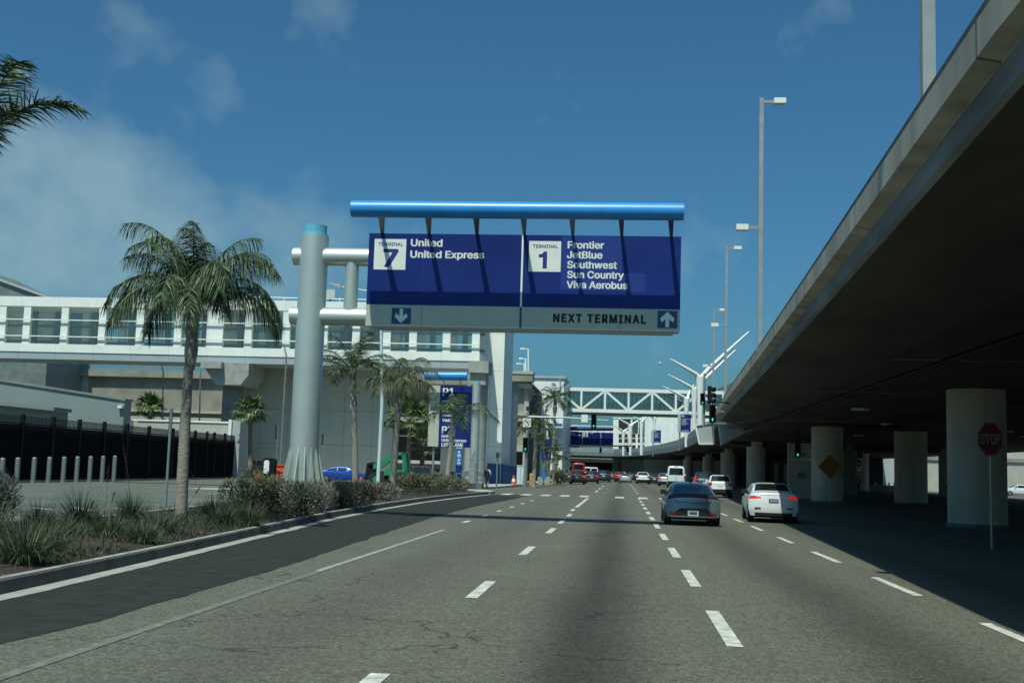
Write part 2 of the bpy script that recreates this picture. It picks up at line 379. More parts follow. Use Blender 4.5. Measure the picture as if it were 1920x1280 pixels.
# kerb, gutter, darker strip of newer asphalt
mb = MB(); gu = MB(); pa = MB(); bed = MB(); cf = MB()
rng = random.Random(4)
wob = {y: rng.uniform(-.03, .03) for y in CYS}
CYE = [y for y in CYS if y <= 77]
KH = .19
for a, b in zip(CYE, CYE[1:]):
    xa, xb = cx_(a), cx_(b)
    mb.add([(xa, a, -.02), (xa - .02, a, KH - .03), (xa - .05, a, KH), (xa - .17, a, KH), (xa - .17, a, -.02), (xb, b, -.02), (xb - .02, b, KH - .03), (xb - .05, b, KH), (xb - .17, b, KH), (xb - .17, b, -.02)],
           [(2, 7, 8, 3), (3, 8, 9, 4)])
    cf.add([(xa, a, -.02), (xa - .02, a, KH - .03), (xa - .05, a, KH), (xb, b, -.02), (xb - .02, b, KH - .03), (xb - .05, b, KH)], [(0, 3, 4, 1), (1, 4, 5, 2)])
    ga, gb = .34 + wob[a], .34 + wob[b]
    gu.quad((xa, a, .002), (xa + ga, a, .002), (xb + gb, b, .002), (xb, b, .002))
xp = lambda y: lerp([(-10, -5.75), (10, -5.65), (12, -5.5), (20, -5.6), (29, -6.0), (40, -6.4), (52, -6.5), (64, -6.2), (77, -6)], y)
PY = [-10 + .25 * i for i in range(349)]
rng = random.Random(8); pj = [rng.uniform(-.02, .02) + .08 * mnoise.noise(Vector((y * .7, 1, 0))) for y in PY]
for i in range(len(PY) - 1):
    a, b = PY[i], PY[i + 1]
    pa.quad((cx_(a) + .3 + pj[i] * .6, a, .004), (xp(a) + pj[i], a, .004), (xp(b) + pj[i + 1], b, .004), (cx_(b) + .3 + pj[i + 1] * .6, b, .004))
struct('curb', mb, 'curb_concrete'); mat('curb_face_dark', (.085, .09, .085), .85, var=.4, scale=2, detail=7); struct('curb_face', cf, 'curb_face_dark'); struct('gutter', gu, 'pale_concrete'); struct('asphalt_patch', pa, 'patch_asphalt')  # kerb face in a darker grey than the kerb top
bx = lambda y: cx_(y) - lerp([(-10, 6.5), (20, 5.0), (30, 4.6), (45, 4.9), (77, 6.5)], y)        # back edge of the planted strip
rng = random.Random(5)
for a, b in zip(CYE, CYE[1:]):
    for k in range(4):
        def bp(y, t):
            x = cx_(y) - .2 + (bx(y) - cx_(y) + .2) * t
            return (x, y, KH - .03 + .10 * math.sin(math.pi * t) + .03 * mnoise.noise(Vector((x * .8, y * .8, 0))))
        bed.quad(bp(a, k / 4), bp(b, k / 4), bp(b, (k + 1) / 4), bp(a, (k + 1) / 4))
struct('planting_bed', bed, 'mulch', True)
mb = MB()
for a, b in zip(CYE, CYE[1:]):
    mb.add([(bx(a), a, 0), (bx(a), a, .19), (bx(a) - .22, a, .19), (bx(a) - .22, a, 0), (bx(b), b, 0), (bx(b), b, .19), (bx(b) - .22, b, .19), (bx(b) - .22, b, 0)], [(0, 4, 5, 1), (1, 5, 6, 2), (2, 6, 7, 3)])
struct('curb', mb, 'pale_concrete')
mb = MB()
for a, b in zip(CYE, CYE[1:]): mb.quad((-140, a, .005), (bx(a) - .1, a, .005), (bx(b) - .1, b, .005), (-140, b, .005))
mb.quad((-140, 77, .005), (-14.5, 77, .005), (-11, 150, .005), (-140, 150, .005)); struct('parking_lot', mb, 'lot_asphalt')
# a short paved walk that cuts the bed near the left edge
mb = MB(); mb.box(-19, -11.6, 24.0, 26.4, .05, .24); struct('path', mb, 'pale_concrete')
# corner pavement beyond the bed
mb = MB(); mb.prism([(-8.75, 77, 0), (-8.7, 80, 0), (-9.9, 84.5, 0), (-22, 84.5, 0), (-22, 77, 0)], (0, 0, .15))
mb.prism([(-22, 88.5, 0), (-12.5, 88.5, 0), (-11.6, 91, 0), (-10.8, 98, 0), (-10.3, 110, 0), (-9.4, 150, 0), (-7.9, 200, 0), (-8.8, 290, 0), (-40, 290, 0), (-40, 110, 0), (-22, 110, 0)], (0, 0, .15))
struct('sidewalk', mb, 'sidewalk')
# lane markings
mk = MB(); Z = .0065
def dash(m, x, a, b, wd=.16, tilt=0.0): m.quad((x - wd / 2, a, Z), (x + wd / 2, a, Z), (x + wd / 2 + tilt, b, Z), (x - wd / 2 + tilt, b, Z))
wk = MB(); fk = MB()
for i in range(11):
    y0 = 12.2 + 6.2 * i
    dash(mk, 1.2, y0, y0 + 3.1, .17)
    if y0 > 60: continue
for i in range(13, 40, 2): dash(mk, 1.35, 95 + (i - 13) * 6, 98 + (i - 13) * 6, .18)
for a, b in ((-2, .6), (9.0, 9.75), (15.6, 18), (23.7, 26.3), (32.0, 34.8), (38, 40.8), (44, 46.5), (50, 52.5), (55, 74.5), (96, 104), (112, 120), (130, 138)): dash(mk, -1.98 if b < 50 else -2.1, a, b, .17)
for a, b in ((6, 9), (12.1, 15.2), (18.4, 21.5), (24.9, 28.2), (31.5, 34.3), (38, 41.2), (44.3, 47.3), (50.5, 53.6), (57, 60), (63, 66), (96, 99), (104, 107), (112, 115)): dash(mk, 4.57, a, b, .15)
for a in (36.3, 41.2, 46.3, 51.8, 57.5, 63.5): dash(mk, -4.93, a, a + 1.4, .17)
dash(wk, -4.86, 18.5, 31.8, .12)
dash(fk, -4.78, 2, 18.5, .13, -.05)
for a, b in ((14, 17), (25, 28), (36, 39), (47, 50)): dash(wk, 10.4, a, b, .13)
for i, x in enumerate((-7.7, -6.4, -5.1, -3.8, -2.5, -.1, 1.5, 2.9, 4.3, 5.7)):
    (mk if i not in (8, 9) else wk).quad((x - .3, 76.2 + .2 * i, Z), (x + .32, 76.2 + .2 * i, Z), (x + .32, 80.2 + .25 * i, Z), (x - .3, 80.2 + .25 * i, Z))
wk.quad((-8, 73.4, Z), (6, 75, Z), (6, 75.25, Z), (-8, 73.65, Z))
struct('lane_marking', mk, 'road_paint'); struct('worn_lane_marking', wk, 'worn_paint'); mat('faded_paint', (.155, .158, .13), .85, var=.3, scale=7, detail=7); struct('faded_lane_marking', fk, 'faded_paint')
# markings in the car park
mk = MB()
for a, b in (((50, 951), (92, 955)), ((128, 950), (170, 957)), ((300, 918), (400, 913)), ((60, 917), (105, 916)), ((375, 925), (440, 926)), ((420, 941), (475, 938)), ((210, 952), (240, 956))):
    p, q = G(*a, .012), G(*b, .012); mk.quad(p, q, q + Vector((.05, .32, 0)), p + Vector((.05, .32, 0)))
p = G(330, 915, .012); mk.quad(p, p + Vector((3.4, 1, 0)), p + Vector((6, 4.5, 0)), p + Vector((1.5, 4, 0)))
struct('parking_marking', mk, 'road_paint')
gl = MB()
p = G(60, 935, .009); gl.quad(p, p + Vector((6, 1.5, 0)), p + Vector((7, 4.5, 0)), p + Vector((0, 3, 0)))
mat('green_paint', (.07, .14, .1), .85, var=.3, scale=.6); struct('green_parking_marking', gl, 'green_paint')

# ================================================================== ELEVATED ROADWAY ON THE RIGHT
EDGE = [(-40, 3.69), (0, 3.69), (12.3, 3.88), (19.6, 4.23), (29.1, 4.67), (49.2, 5.56), (59.5, 5.99), (74.9, 6.63), (92.0, 7.44), (112.4, 8.51), (130.5, 9.63), (149.8, 9.9), (192.6, 10.49), (219.4, 10.27), (240.8, 9.2), (256.8, 8.13), (281.4, 5.78), (305.0, 3.64), (316.7, 1.71), (322.1, -2.14), (324.2, -8.56), (325.3, -42.8)]  # edge line, deck heights and parapet lamps scaled up about the camera, then baked
ov = thing('overpass', 'long curving concrete upper roadway with dark underside on the right', 'overpass', (8, 40, 0))
def offs(pts, d):
    out = []
    for i, p in enumerate(pts):
        a = Vector(pts[max(i - 1, 0)]); b = Vector(pts[min(i + 1, len(pts) - 1)]); t = (b - a).normalized(); n = Vector((t.y, -t.x)); out.append(Vector(p) + n * d)
    return out
E2 = []
for (y0, x0), (y1, x1) in zip(EDGE, EDGE[1:]):
    n = 3
    for k in range(n): E2.append((x0 + (x1 - x0) * k / n, y0 + (y1 - y0) * k / n))
E2.append((EDGE[-1][1], EDGE[-1][0]))
def band(prof, pts):
    """sweep a profile of (inward offset, z) along the edge"""
    m = MB(); rows = [[(q.x, q.y, z) for q in offs(pts, d)] for d, z in prof] if False else None
    cols = [offs(pts, d) for d, z in prof]
    vs = []; fs = []; n = len(prof)
    for i in range(len(pts)):
        for j, (d, z) in enumerate(prof): vs.append((cols[j][i].x, cols[j][i].y, z))
    for i in range(len(pts) - 1):
        for j in range(n - 1): fs.append((i * n + j, (i + 1) * n + j, (i + 1) * n + j + 1, i * n + j + 1))
    m.add(vs, fs); return m
near = [p for p in E2 if p[1] <= 131]
# parapet with a recessed lower fascia
band([(.35, 6.96), (.0, 6.96), (.0, 6.53), (.26, 6.48), (.27, 6.43)], E2).build('parapet', 'parapet_concrete', ov)
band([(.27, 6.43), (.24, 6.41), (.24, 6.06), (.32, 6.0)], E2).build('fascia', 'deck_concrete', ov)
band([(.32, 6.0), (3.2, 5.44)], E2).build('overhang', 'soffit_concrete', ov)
band([(.35, 6.94), (.35, 6.25)], E2).build('parapet_back', 'deck_concrete', ov)
band([(.05, 7.0), (.02, 7.08), (.1, 7.1), (.2, 7.08), (.2, 7.0), (.05, 7.0)], near).build('guard_rail', 'strut_grey', ov)
mb = MB(); inner = offs(E2, 3.2); XR = 46
for i in range(len(E2) - 1):
    a, b = inner[i], inner[i + 1]
    if a.y > 320 or b.y > 320.5: break
    mb.quad((a.x, a.y, 5.44), (b.x, b.y, 5.44), (XR, b.y, 5.44), (XR, a.y, 5.44))
    mb.quad((a.x - 2.8, a.y, 6.24), (b.x - 2.8, b.y, 6.24), (XR, b.y, 6.24), (XR, a.y, 6.24))
mb.box(-44, XR, 325.2, 345, 5.5, 6.24); mb.box(2, XR, 320, 325.2, 5.46, 6.23)
mb.box(XR, XR + .4, -40, 320, 5.44, 6.9)
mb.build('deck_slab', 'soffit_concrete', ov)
# cross beams over the piers
def capbeam(y, x0, x1, z0=4.8, wd=1.6):
    m = MB(); m.prism([(x0, y - wd / 2, 5.5), (x0, y - wd / 2, 5.2), (x0 + 3, y - wd / 2, z0), (x1, y - wd / 2, z0), (x1, y - wd / 2, 5.5)], (0, wd, 0)); return m
for y, x0, x1 in ((128, 11.5, 34), (168, 12.5, 34), (208, 12, 34), (246, 10, 34)):
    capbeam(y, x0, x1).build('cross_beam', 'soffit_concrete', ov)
for k, (x, y) in enumerate(((12.5, 62), (19, 66), (25, 70), (17.5, 78), (27, 84), (20, 100), (26, 108), (31, 92))):
    m = MB(); m.tube([(x, y, 5.36), (x, y, 5.44)], [.42, .5], 20); m.build('soffit_lamp', 'white_panel', ov)
m = MB()
for y in (8, 22, 36, 50, 64, 78, 92, 106, 120): m.box(8.2, XR, y - .1, y + .1, 5.425, 5.44)
m.build('soffit_joint', 'deck_concrete', ov)
for xo in (9.6, 17.5): m = MB(); m.tube([(xo, -20, 5.33), (xo, 60, 5.33), (xo, 122, 5.33)], .07, 6); m.build('conduit', 'black_metal', ov)
# drop box at the pier near the bend and the service pipe beside it
m = MB(); a = P(1397, 790, 86); b = P(1440, 757, 86); m.prism([(a.x, 85.2, a.z), (b.x - .15, 85.2, a.z), (b.x, 85.2, 5.8), (a.x - .25, 85.2, 5.8)], (0, 4, 0)); m.build('drop_box', 'deck_concrete', ov)
m = MB(); m.tube([P(1395, 756, 80), P(1437, 757, 80), P(1441, 786, 80), P(1447, 789, 80), P(1560, 794, 80), P(1700, 800, 80)], .07, 6); m.build('pipe', 'black_metal', ov)
m = MB(); m.prism([P(1348, 793, 92), P(1392, 748, 92), P(1446, 786, 92), P(1426, 797, 92), P(1353, 834, 92)], (0, 1.2, 0)); m.build('lit_underside_slab', 'pale_concrete', ov)  # slab added, its pale colour stands in for bounced light on the underside
# mesh railing on the far bend with its white framed end
far = [p for p in E2 if p[1] >= 141]
band([(-.05, 5.95), (-.1, 6.95), (.05, 8.0), (.11, 8.0), (-.02, 6.95), (.0, 5.95)], far).build('mesh_railing', 'mesh_grey', ov)
ep = thing('end_panel', 'white framed slanting grey end panel of the far railing', 'panel', P(1325, 833, 110))
a = [P(1304, 797, 110), P(1336, 792, 110.6), P(1339, 832, 110.6), P(1311, 832, 110)]
MB().prism(a, (0, .12, 0)).build('panel', 'pale_grey', ep)
m = MB()
for p, q in zip(a, a[1:] + a[:1]): m.bar(p - Vector((0, .05, 0)), q - Vector((0, .05, 0)), .13)
m.build('frame', 'white_paint', ep)
for i, (px, py) in enumerate(((1296, 837), (1268, 848), (1249, 852), (1208, 857), (1187, 859))):
    pass
# piers
def column(x, y, r, label, z1=5.5, mtl='column_paint'):
    t = thing('bridge_column', label, 'column', (x, y, 0), 'round columns under the overpass')
    m = MB(); n = 40; m.tube([(x, y, -.02), (x, y, .35), (x, y, z1)], [r, r, r], n); m.build('shaft', mtl, t, True)
    m = MB(); m.tube([(x, y, -.02), (x, y, .14)], [r + .05, r + .03], n); m.build('base', 'concrete', t, True)
    return t
column(14.15, 47.7, 1.12, 'nearest thick round column, behind the red stop sign')
column(14.95, 86.0, 1.12, 'round column directly behind the orange diamond sign')
column(21.85, 90.0, 1.2, 'round column standing between the diamond sign column and the stop sign column')
column(34.6, 171, 1.0, 'distant round column behind the worker in the yellow vest')
column(36, 131, 1.2, 'dark round column just left of the nearest thick column')
for i, (x, y) in enumerate(((14.6, 128), (15.2, 168), (15.4, 208), (14.0, 246))):
    column(x, y, 1.0, ('shaded column first beyond the diamond sign column', 'second shaded column behind the white crossover car', 'third shaded column near the white van', 'farthest shaded column at the bend of the upper road')[i])
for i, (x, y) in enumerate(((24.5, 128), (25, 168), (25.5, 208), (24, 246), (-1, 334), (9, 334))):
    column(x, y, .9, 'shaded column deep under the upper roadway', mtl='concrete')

# lamp posts standing on the parapet
def deck_lamp(y, label, x=None, top=17.8):
    x = lerp(EDGE, y) + .18 if x is None else x
    t = thing('street_lamp', label, 'street lamp', (x, y, 6.3), 'square lamp posts along the overpass parapet')
    m = MB(); m.bar((x, y, 6.85), (x, y, top), .18); m.box(x - .14, x + .14, y - .14, y + .14, 6.9, 7.1); m.build('pole', 'lamp_grey', t)
    m = MB(); m.box(x + .085, x + .52, y - .035, y + .035, top - .22, top - .09); m.build('arm', 'lamp_grey', t)
    m = MB(); m.box(x + .52, x + 1.02, y - .17, y + .17, top - .25, top - .02); m.build('lamp_head', 'white_panel', t)
    z = 12.24
    m = MB(); m.box(x - .52, x - .085, y - .035, y + .035, z - .13, z); m.build('arm', 'lamp_grey', t)
    m = MB(); m.box(x - 1.02, x - .52, y - .17, y + .17, z - .19, z + .05); m.build('lamp_head', 'white_panel', t)
deck_lamp(16.4, 'nearest lamp post, cut off by the top of the photo', 4.26)
deck_lamp(48.4, 'tallest fully visible twin headed lamp post on the overpass', 5.65)
deck_lamp(80.8, 'middle sized twin headed lamp post on the overpass')
deck_lamp(111.8, 'smallest twin headed lamp post near the white steel trees')

# ================================================================== TRAFFIC SIGNALS
def signal_head(t, x, y, z0, h=1.1, lit='green_light', rz=0.0):
    """three lamp head facing -Y with its bottom at z0"""
    wd = h * .36; m = MB(); m.box(x - wd / 2, x + wd / 2, y, y + .2, z0, z0 + h)
    hd = m.build('signal_head', 'black_metal', t)
    for k in range(3):
        zc = z0 + h * (.17 + .33 * k); r = h * .125
        v = MB(); pts = []
        for j in range(9):
            a = math.pi * (j / 8) * 1.2 - .1 * math.pi; pts.append((x + r * math.cos(a), zc + r * math.sin(a)))
        for (ax, az), (bx_, bz) in zip(pts, pts[1:]): v.quad((ax, y, az), (bx_, y, bz), (bx_, y - .2, bz), (ax, y - .2, az))
        v.build('visor', 'black_metal', hd)
        l = MB()
        if k == 0 and lit:
            s = r * .8
            l.prism([(x - s * .22, y - .012, zc - s), (x + s * .22, y - .012, zc - s), (x + s * .22, y - .012, zc), (x + s * .85, y - .012, zc - .1 * s), (x, y - .012, zc + s), (x - s * .85, y - .012, zc - .1 * s), (x - s * .22, y - .012, zc)], (0, .01, 0))
            l.build('green_arrow', lit, hd)
        else:
            l.tube([(x, y - .01, zc), (x, y + .01, zc)], r * .9, 12); l.build('lens', 'deep_dark', hd)
    return hd
def signal_thing(px, ptop, pbot, Y, label, extra=None):
    b = P(px, pbot, Y); tp = P(px, ptop, Y)
    t = thing('traffic_light', label, 'traffic light', b, 'traffic lights'); signal_head(t, b.x, Y, b.z, tp.z - b.z)
    if extra: extra(t, b, tp)
    return t
def x1(t, b, tp):
    m = MB(); xe = lerp(EDGE, 81); m.tube([(b.x, 76.3, b.z - .1), (b.x, 76.3, tp.z + .25), (xe + .1, 76.3, tp.z + .1)], .05, 8); m.build('bracket', 'black_metal', t)
signal_thing(1336, 758, 792, 76, 'large black traffic light with green arrow beside the overpass edge, above the white sedan', x1)
def x2(t, b, tp):
    m = MB(); q = P(1321, 700, 78.3); m.tube([(q.x, 78.3, 4.9), (q.x, 78.3, q.z)], .075, 8); m.bar((q.x, 78.3, 5.2), (lerp(EDGE, 83) + .2, 78.3, 5.2), .12); m.bar((q.x, 78.3, 6.0), (lerp(EDGE, 83) + .1, 78.3, 6.0), .12); m.build('pole', 'galvanised', t)
    # second head turned sideways
    h = MB(); c = P(1327, 757, 78.1); d = P(1327, 724, 78.1)
    h.box(c.x - .02, c.x + .22, 77.8, 78.2, c.z, d.z); hh = h.build('signal_head', 'black_metal', t)
    for k in range(3):
        zc = c.z + (d.z - c.z) * (.17 + .33 * k); v = MB(); v.tube([(c.x + .2, 77.95, zc), (c.x + .46, 77.8, zc - .03)], .16, 10, False); v.build('visor', 'black_metal', hh)
signal_thing(1317, 737, 759, 78, 'paired black traffic lights on a pole before the white steel trees', x2)
ARM_Y = 104
mp = thing('signal_mast', 'grey mast with a long arm over the road at the left pavement corner', 'signal mast', G(986, 916))
a = P(984, 915, ARM_Y); b = P(990, 772, ARM_Y); c = P(1140, 788, ARM_Y)
m = MB(); m.tube([(a.x, ARM_Y, .1), (b.x, ARM_Y, b.z)], [.16, .12], 12); m.build('mast', 'galvanised', mp, True)
m = MB(); m.tube([P(990, 781, ARM_Y), P(1060, 782.5, ARM_Y), c], [.1, .075, .05], 8); m.build('arm', 'galvanised', mp, True)
m = MB(); q = P(989, 768, ARM_Y); m.box(q.x - .12, q.x + .2, ARM_Y - .1, ARM_Y + .1, q.z - .1, q.z + .3); m.build('camera_box', 'dark', mp)
signal_thing(1113, 776, 803, ARM_Y - .3, 'traffic light with green arrow hanging from the long mast arm')
signal_thing(984.5, 820, 846, ARM_Y - .4, 'black traffic light low on the mast at the left corner')
def x3(t, b, tp):
    m = MB(); m.bar((b.x, b.y + .3, tp.z - .05), (b.x, b.y + .3, 5.25), .07); m.bar((b.x, b.y + .1, tp.z - .1), (b.x, b.y + .3, tp.z - .1), .07); m.build('hanger', 'black_metal', t)
signal_thing(1496, 829, 857, 84, 'traffic light with green arrow in the dark under the overpass', x3)
def x4(t, b, tp):
    m = MB(); m.bar((b.x, b.y + .3, tp.z - .05), (b.x, b.y + .3, tp.z + 1.6), .08); m.build('hanger', 'galvanised', t)
signal_thing(1126, 839, 851, 196, 'small distant traffic light over the middle of the road', x4)
signal_thing(1177, 838, 851, 196, 'small distant traffic light at the far end of the mesh railing', x4)
b = P(1812, 865, 120); t = thing('traffic_light', 'unlit traffic light just left of the nearest thick column', 'traffic light', P(1783, 868, 120), 'traffic lights'); q = P(1787, 864, 120); signal_head(t, q.x, 120, q.z, 1.15, None); x3(t, q, q + Vector((0, 0, 1.15)))
# far mast carrying the two small lights
mm_ = thing('signal_mast', 'distant mast carrying two small lights across the road', 'signal mast', P(1054, 905, 196.6))
a = P(1055, 838, 196.6); b = P(1184, 836, 196.6); m = MB(); m.tube([(a.x, 196.6, 0), (a.x, 196.6, a.z + .3), (b.x, 196.6, b.z)], .12, 8); m.build('mast', 'galvanised', mm_)

# ================================================================== SIGNS
def disc(m, x, y, z, r, n=24, r0=0, th=.01):
    if r0 == 0: m.tube([(x, y, z), (x, y + th, z)], r, n)
    else:
        for j in range(n):
            a, b = 2 * math.pi * j / n, 2 * math.pi * (j + 1) / n
            m.quad((x + r * math.cos(a), y, z + r * math.sin(a)), (x + r * math.cos(b), y, z + r * math.sin(b)), (x + r0 * math.cos(b), y, z + r0 * math.sin(b)), (x + r0 * math.cos(a), y, z + r0 * math.sin(a)))
def arrow(m, x, y, z, s, ang=0):
    pts = [(-.12, -.5), (.12, -.5), (.12, .02), (.36, -.2), (.46, .06), (0, .5), (-.46, .06), (-.36, -.2), (-.12, .02)]
    c_, s_ = math.cos(ang), math.sin(ang)
    m.prism([(x + (a * c_ - b * s_) * s, y, z + (a * s_ + b * c_) * s) for a, b in pts], (0, .006, 0))

# ---- the big overhead terminal sign
PX = P(566, 930, 37.4).x; SY = 36.6
sg = thing('overhead_sign', 'large blue overhead terminal sign for terminals 7 and 1 on a silver post', 'overhead sign', (PX, 37.4, 0))
ptop = P(593, 442, 37.4); pr_ = .475
m = MB(); m.tube([(PX, 37.4, .3), (PX, 37.4, ptop.z)], pr_, 48); m.build('post', 'silver_paint', sg, True)
m = MB(); m.tube([(PX, 37.4, ptop.z), (PX, 37.4, ptop.z + .33)], .40, 40); m.build('post_cap', 'cap_blue', sg, True)
m = MB(); fb = G(625, 972); m.box(PX - 1.15, PX + .78, 36.3, 38.6, 0, .62); m.build('footing', 'concrete', sg)
for k in range(14):
    a = 2 * math.pi * k / 14 + .1; ca, sa = math.cos(a), math.sin(a)
    m = MB(); t_ = Vector((-sa, ca, 0)) * .018; c0 = Vector((PX, 37.4, 0)); d0 = Vector((ca, sa, 0))
    m.prism([c0 + d0 * .47 + Vector((0, 0, .6)) - t_, c0 + d0 * .82 + Vector((0, 0, .6)) - t_, c0 + d0 * .8 + Vector((0, 0, .72)) - t_, c0 + d0 * .47 + Vector((0, 0, 2.25)) - t_], t_ * 2)
    m.build('gusset', 'silver_paint', sg)
zA = P(648, 482, 37.4).z; zB = P(648, 594, 37.4).z
xr = P(720, 482, 37.4).x
for z in (zA, zB):
    m = MB(); m.tube([(PX - .68, 37.4, z), (xr, 37.4, z)], .3, 32); m.build('arm', 'silver_paint', sg, True)
m = MB(); xv = P(659, 530, 37.4).x; m.tube([(xv, 37.4, zB), (xv, 37.4, zA)], .23, 28); m.build('strut', 'silver_paint', sg, True)
# panel box
TL, TR, BL, BR = P(691.5, 440, SY), P(1277, 441, SY), P(686, 612, SY), P(1275, 620, SY)
xL = (TL.x + BL.x) / 2 + .0; xR = (TR.x + BR.x) / 2; zT = (TL.z + TR.z) / 2; zBt = (BL.z + BR.z) / 2
xm = P(978, 530, SY).x; zG = (P(690, 573, SY).z + P(1275, 578, SY).z) / 2
m = MB(); m.box(xL + .01, xR - .01, SY + .02, SY + .85, zBt + .02, zT - .01); m.box(xL + .25, xR - .2, SY + .03, SY + .8, zBt - .05, zBt + .03); m.build('housing', 'pale_grey', sg)
sf = []
for a, b in ((xL, xm - .035), (xm + .035, xR)):
    m = MB(); m.box(a, b, SY - .012, SY + .02, zG + .006, zT); f_ = m.build('sign_face', 'sign_blue', sg); sf.append(f_)
    m = MB(); m.box(a, b, SY - .014, SY + .02, zBt, zG); m.build('arrow_strip', 'sign_grey', sg)
m = MB(); m.box(xm - .03, xm + .03, SY - .03, SY + .02, zG, zT - .01); m.build('divider', 'white_panel', sg)
m = MB(); m.box(xm - .025, xm + .025, SY - .025, SY + .02, zBt + .02, zG - .005); m.build('divider', 'arrow_blue', sg)
# thin joints and replacement patches in the facing
jm = MB()
for px_ in (793,): a = P(px_, 530, SY).x; jm.box(a - .006, a + .006, SY - .0145, SY - .01, zBt, zT - .3)
a = P(1162, 600, SY).x; jm.box(a - .006, a + .006, SY - .0165, SY - .01, zBt, zG)
jm.build('joint', 'letter_navy', sf[0])
mat('sign_blue_new', (.014, .038, .23), .4, var=.08, scale=.6)
m = MB(); a = P(1054, 441, SY); b = P(1165, 545, SY); m.box(a.x, b.x, SY - .0135, SY - .011, b.z, zT - .01); a = P(1165, 512, SY); b = P(1209, 548, SY); m.box(a.x, b.x, SY - .0135, SY - .011, b.z, a.z); m.build('facing_patch', 'sign_blue_new', sf[1])
def plate(pa, pb, num, k):
    a, b = P(*pa, SY), P(*pb, SY); m = MB(); m.box(a.x, b.x, SY - .022, SY - .012, b.z, a.z); pl = m.build('terminal_plate', 'sign_white', sf[k])
    h = a.z - b.z; wd = b.x - a.x
    text('lettering', 'TERMINAL', 'letter_navy', sf[k], a.x + wd * .12, a.z - h * .22, SY - .026, h * .105, b.x - wd * .1, .008)
    if num == '7': text('numeral', num, 'letter_navy', sf[k], a.x + wd * .33, a.z - h * .89, SY - .026, h * .54, a.x + wd * .72, .03)
    else:
        m = MB(); m.prism([(a.x + wd * u, SY - .028, a.z - h * v) for u, v in ((.44, .89), (.57, .89), (.57, .34), (.47, .34), (.42, .41), (.31, .44), (.31, .53), (.44, .53))], (0, .004, 0)); m.build('numeral', 'letter_navy', sf[k])
plate((703, 448), (760, 506), '7', 0); plate((992.5, 452), (1051, 510), '1', 1)
for body, x0, x1_, base, ht, k in (('United', 771, 829, 461.5, 13.4, 0), ('United Express', 770, 907, 483, 13.4, 0), ('Frontier', 1065, 1132, 465.5, 13, 1), ('JetBlue', 1063.5, 1129, 484, 13, 1), ('Southwest', 1064, 1156, 502.5, 13, 1), ('Sun Country', 1064, 1169, 521, 13, 1), ('Viva Aerobus', 1063, 1176, 540, 13, 1)):
    a = P(x0, base, SY); b = P(x1_, base, SY); text('lettering', body, 'sign_white', sf[k], a.x, a.z, SY - .0165, ht * SY / F, b.x, .022)
a = P(1038, 605.5, SY); b = P(1210, 607, SY); text('lettering', 'NEXT TERMINAL', 'sign_black', sg, a.x, b.z + .01, SY - .0185, 15 * SY / F, b.x, .04, space=1.25)
for pa_, pb_, an in (((735, 577), (770, 607.5), math.pi), ((1233, 582.5), (1269.5, 615.5), 0)):
    a, b = P(*pa_, SY), P(*pb_, SY); m = MB(); m.box(a.x, b.x, SY - .021, SY - .014, b.z, a.z); q = m.build('arrow_plate', 'arrow_blue', sg)
    m = MB(); arrow(m, (a.x + b.x) / 2, SY - .0285, (a.z + b.z) / 2, (a.z - b.z) * .9, an); m.build('arrow', 'sign_white', q)
# light tube on its brackets, held out in front of the face
TY = 35.05
a, b = P(660, 394.5, TY), P(1282, 394.5, TY); tz = (a.z + b.z) / 2; tr = 16.5 * TY / F
m = MB(); m.tube([(a.x, TY, tz), (b.x, TY, tz)], tr, 40); m.build('light_tube', 'tube_blue', sg, True)
m = MB()
for px_ in (811, 956, 1110, 1240):
    x = P(px_, 394, TY).x; m.tube([(x - .012, TY, tz), (x + .012, TY, tz)], tr + .004, 40)
m.build('tube_band', 'tube_blue', sg, True)
for px_ in (715, 803, 893, 982, 1073, 1165, 1258):
    x = P(px_, 405, TY).x; xb_ = P(px_ + 1, 440, SY).x
    m = MB(); m.prism([(x - .07, TY - .12, tz - tr + .06), (x + .07, TY - .12, tz - tr + .06), (x + .07, TY + .16, tz - tr + .04), (x - .07, TY + .16, tz - tr + .04)], (0, .001, .001))
    m = MB(); zt = zT + .02
    m.add([(x - .09, TY - .1, tz - tr + .03), (x + .09, TY - .1, tz - tr + .03), (x + .09, TY + .14, tz - tr + .05), (x - .09, TY + .14, tz - tr + .05),
           (xb_ - .045, SY + .0, zT - .0), (xb_ + .045, SY + .0, zT - .0), (xb_ + .045, SY + .14, zT), (xb_ - .045, SY + .14, zT)],
          [(0, 3, 2, 1), (4, 5, 6, 7), (0, 1, 5, 4), (1, 2, 6, 5), (2, 3, 7, 6), (3, 0, 4, 7)])
    m.build('bracket', 'strut_grey', sg)

# ---- the upright P1 / P7 sign
UY = 89.5
us = thing('upright_sign', 'tall blue upright parking sign with blue tube above, half hidden by a palm', 'sign', G(888, 918))
a = P(888, 700, UY); b0 = P(887, 916, UY)
m = MB(); m.tube([(b0.x, UY, .1), (b0.x, UY, P(889, 719, UY).z)], [.37, .33], 24); m.build('post', 'silver_paint', us, True)
m = MB(); m.tube([(b0.x, UY, P(889, 719, UY).z), (b0.x, UY, P(889, 716, UY).z)], .26, 20); m.build('post_cap', 'cap_blue', us, True)
m = MB(); m.box(b0.x - .8, b0.x + .75, UY - .8, UY + .8, .1, .5); m.build('footing', 'concrete', us)
fy = UY - .2
A, B = P(826, 722, fy), P(881, 839, fy); A0 = P(806, 722, fy)
m = MB(); m.box(A.x, B.x, fy, fy + .5, B.z, A.z); uf = m.build('sign_face', 'sign_blue', us)
m = MB(); m.box(A0.x, A.x - .01, fy + .01, fy + .5, B.z + .03, A.z - .02); m.build('side_panel', 'sign_grey', us)
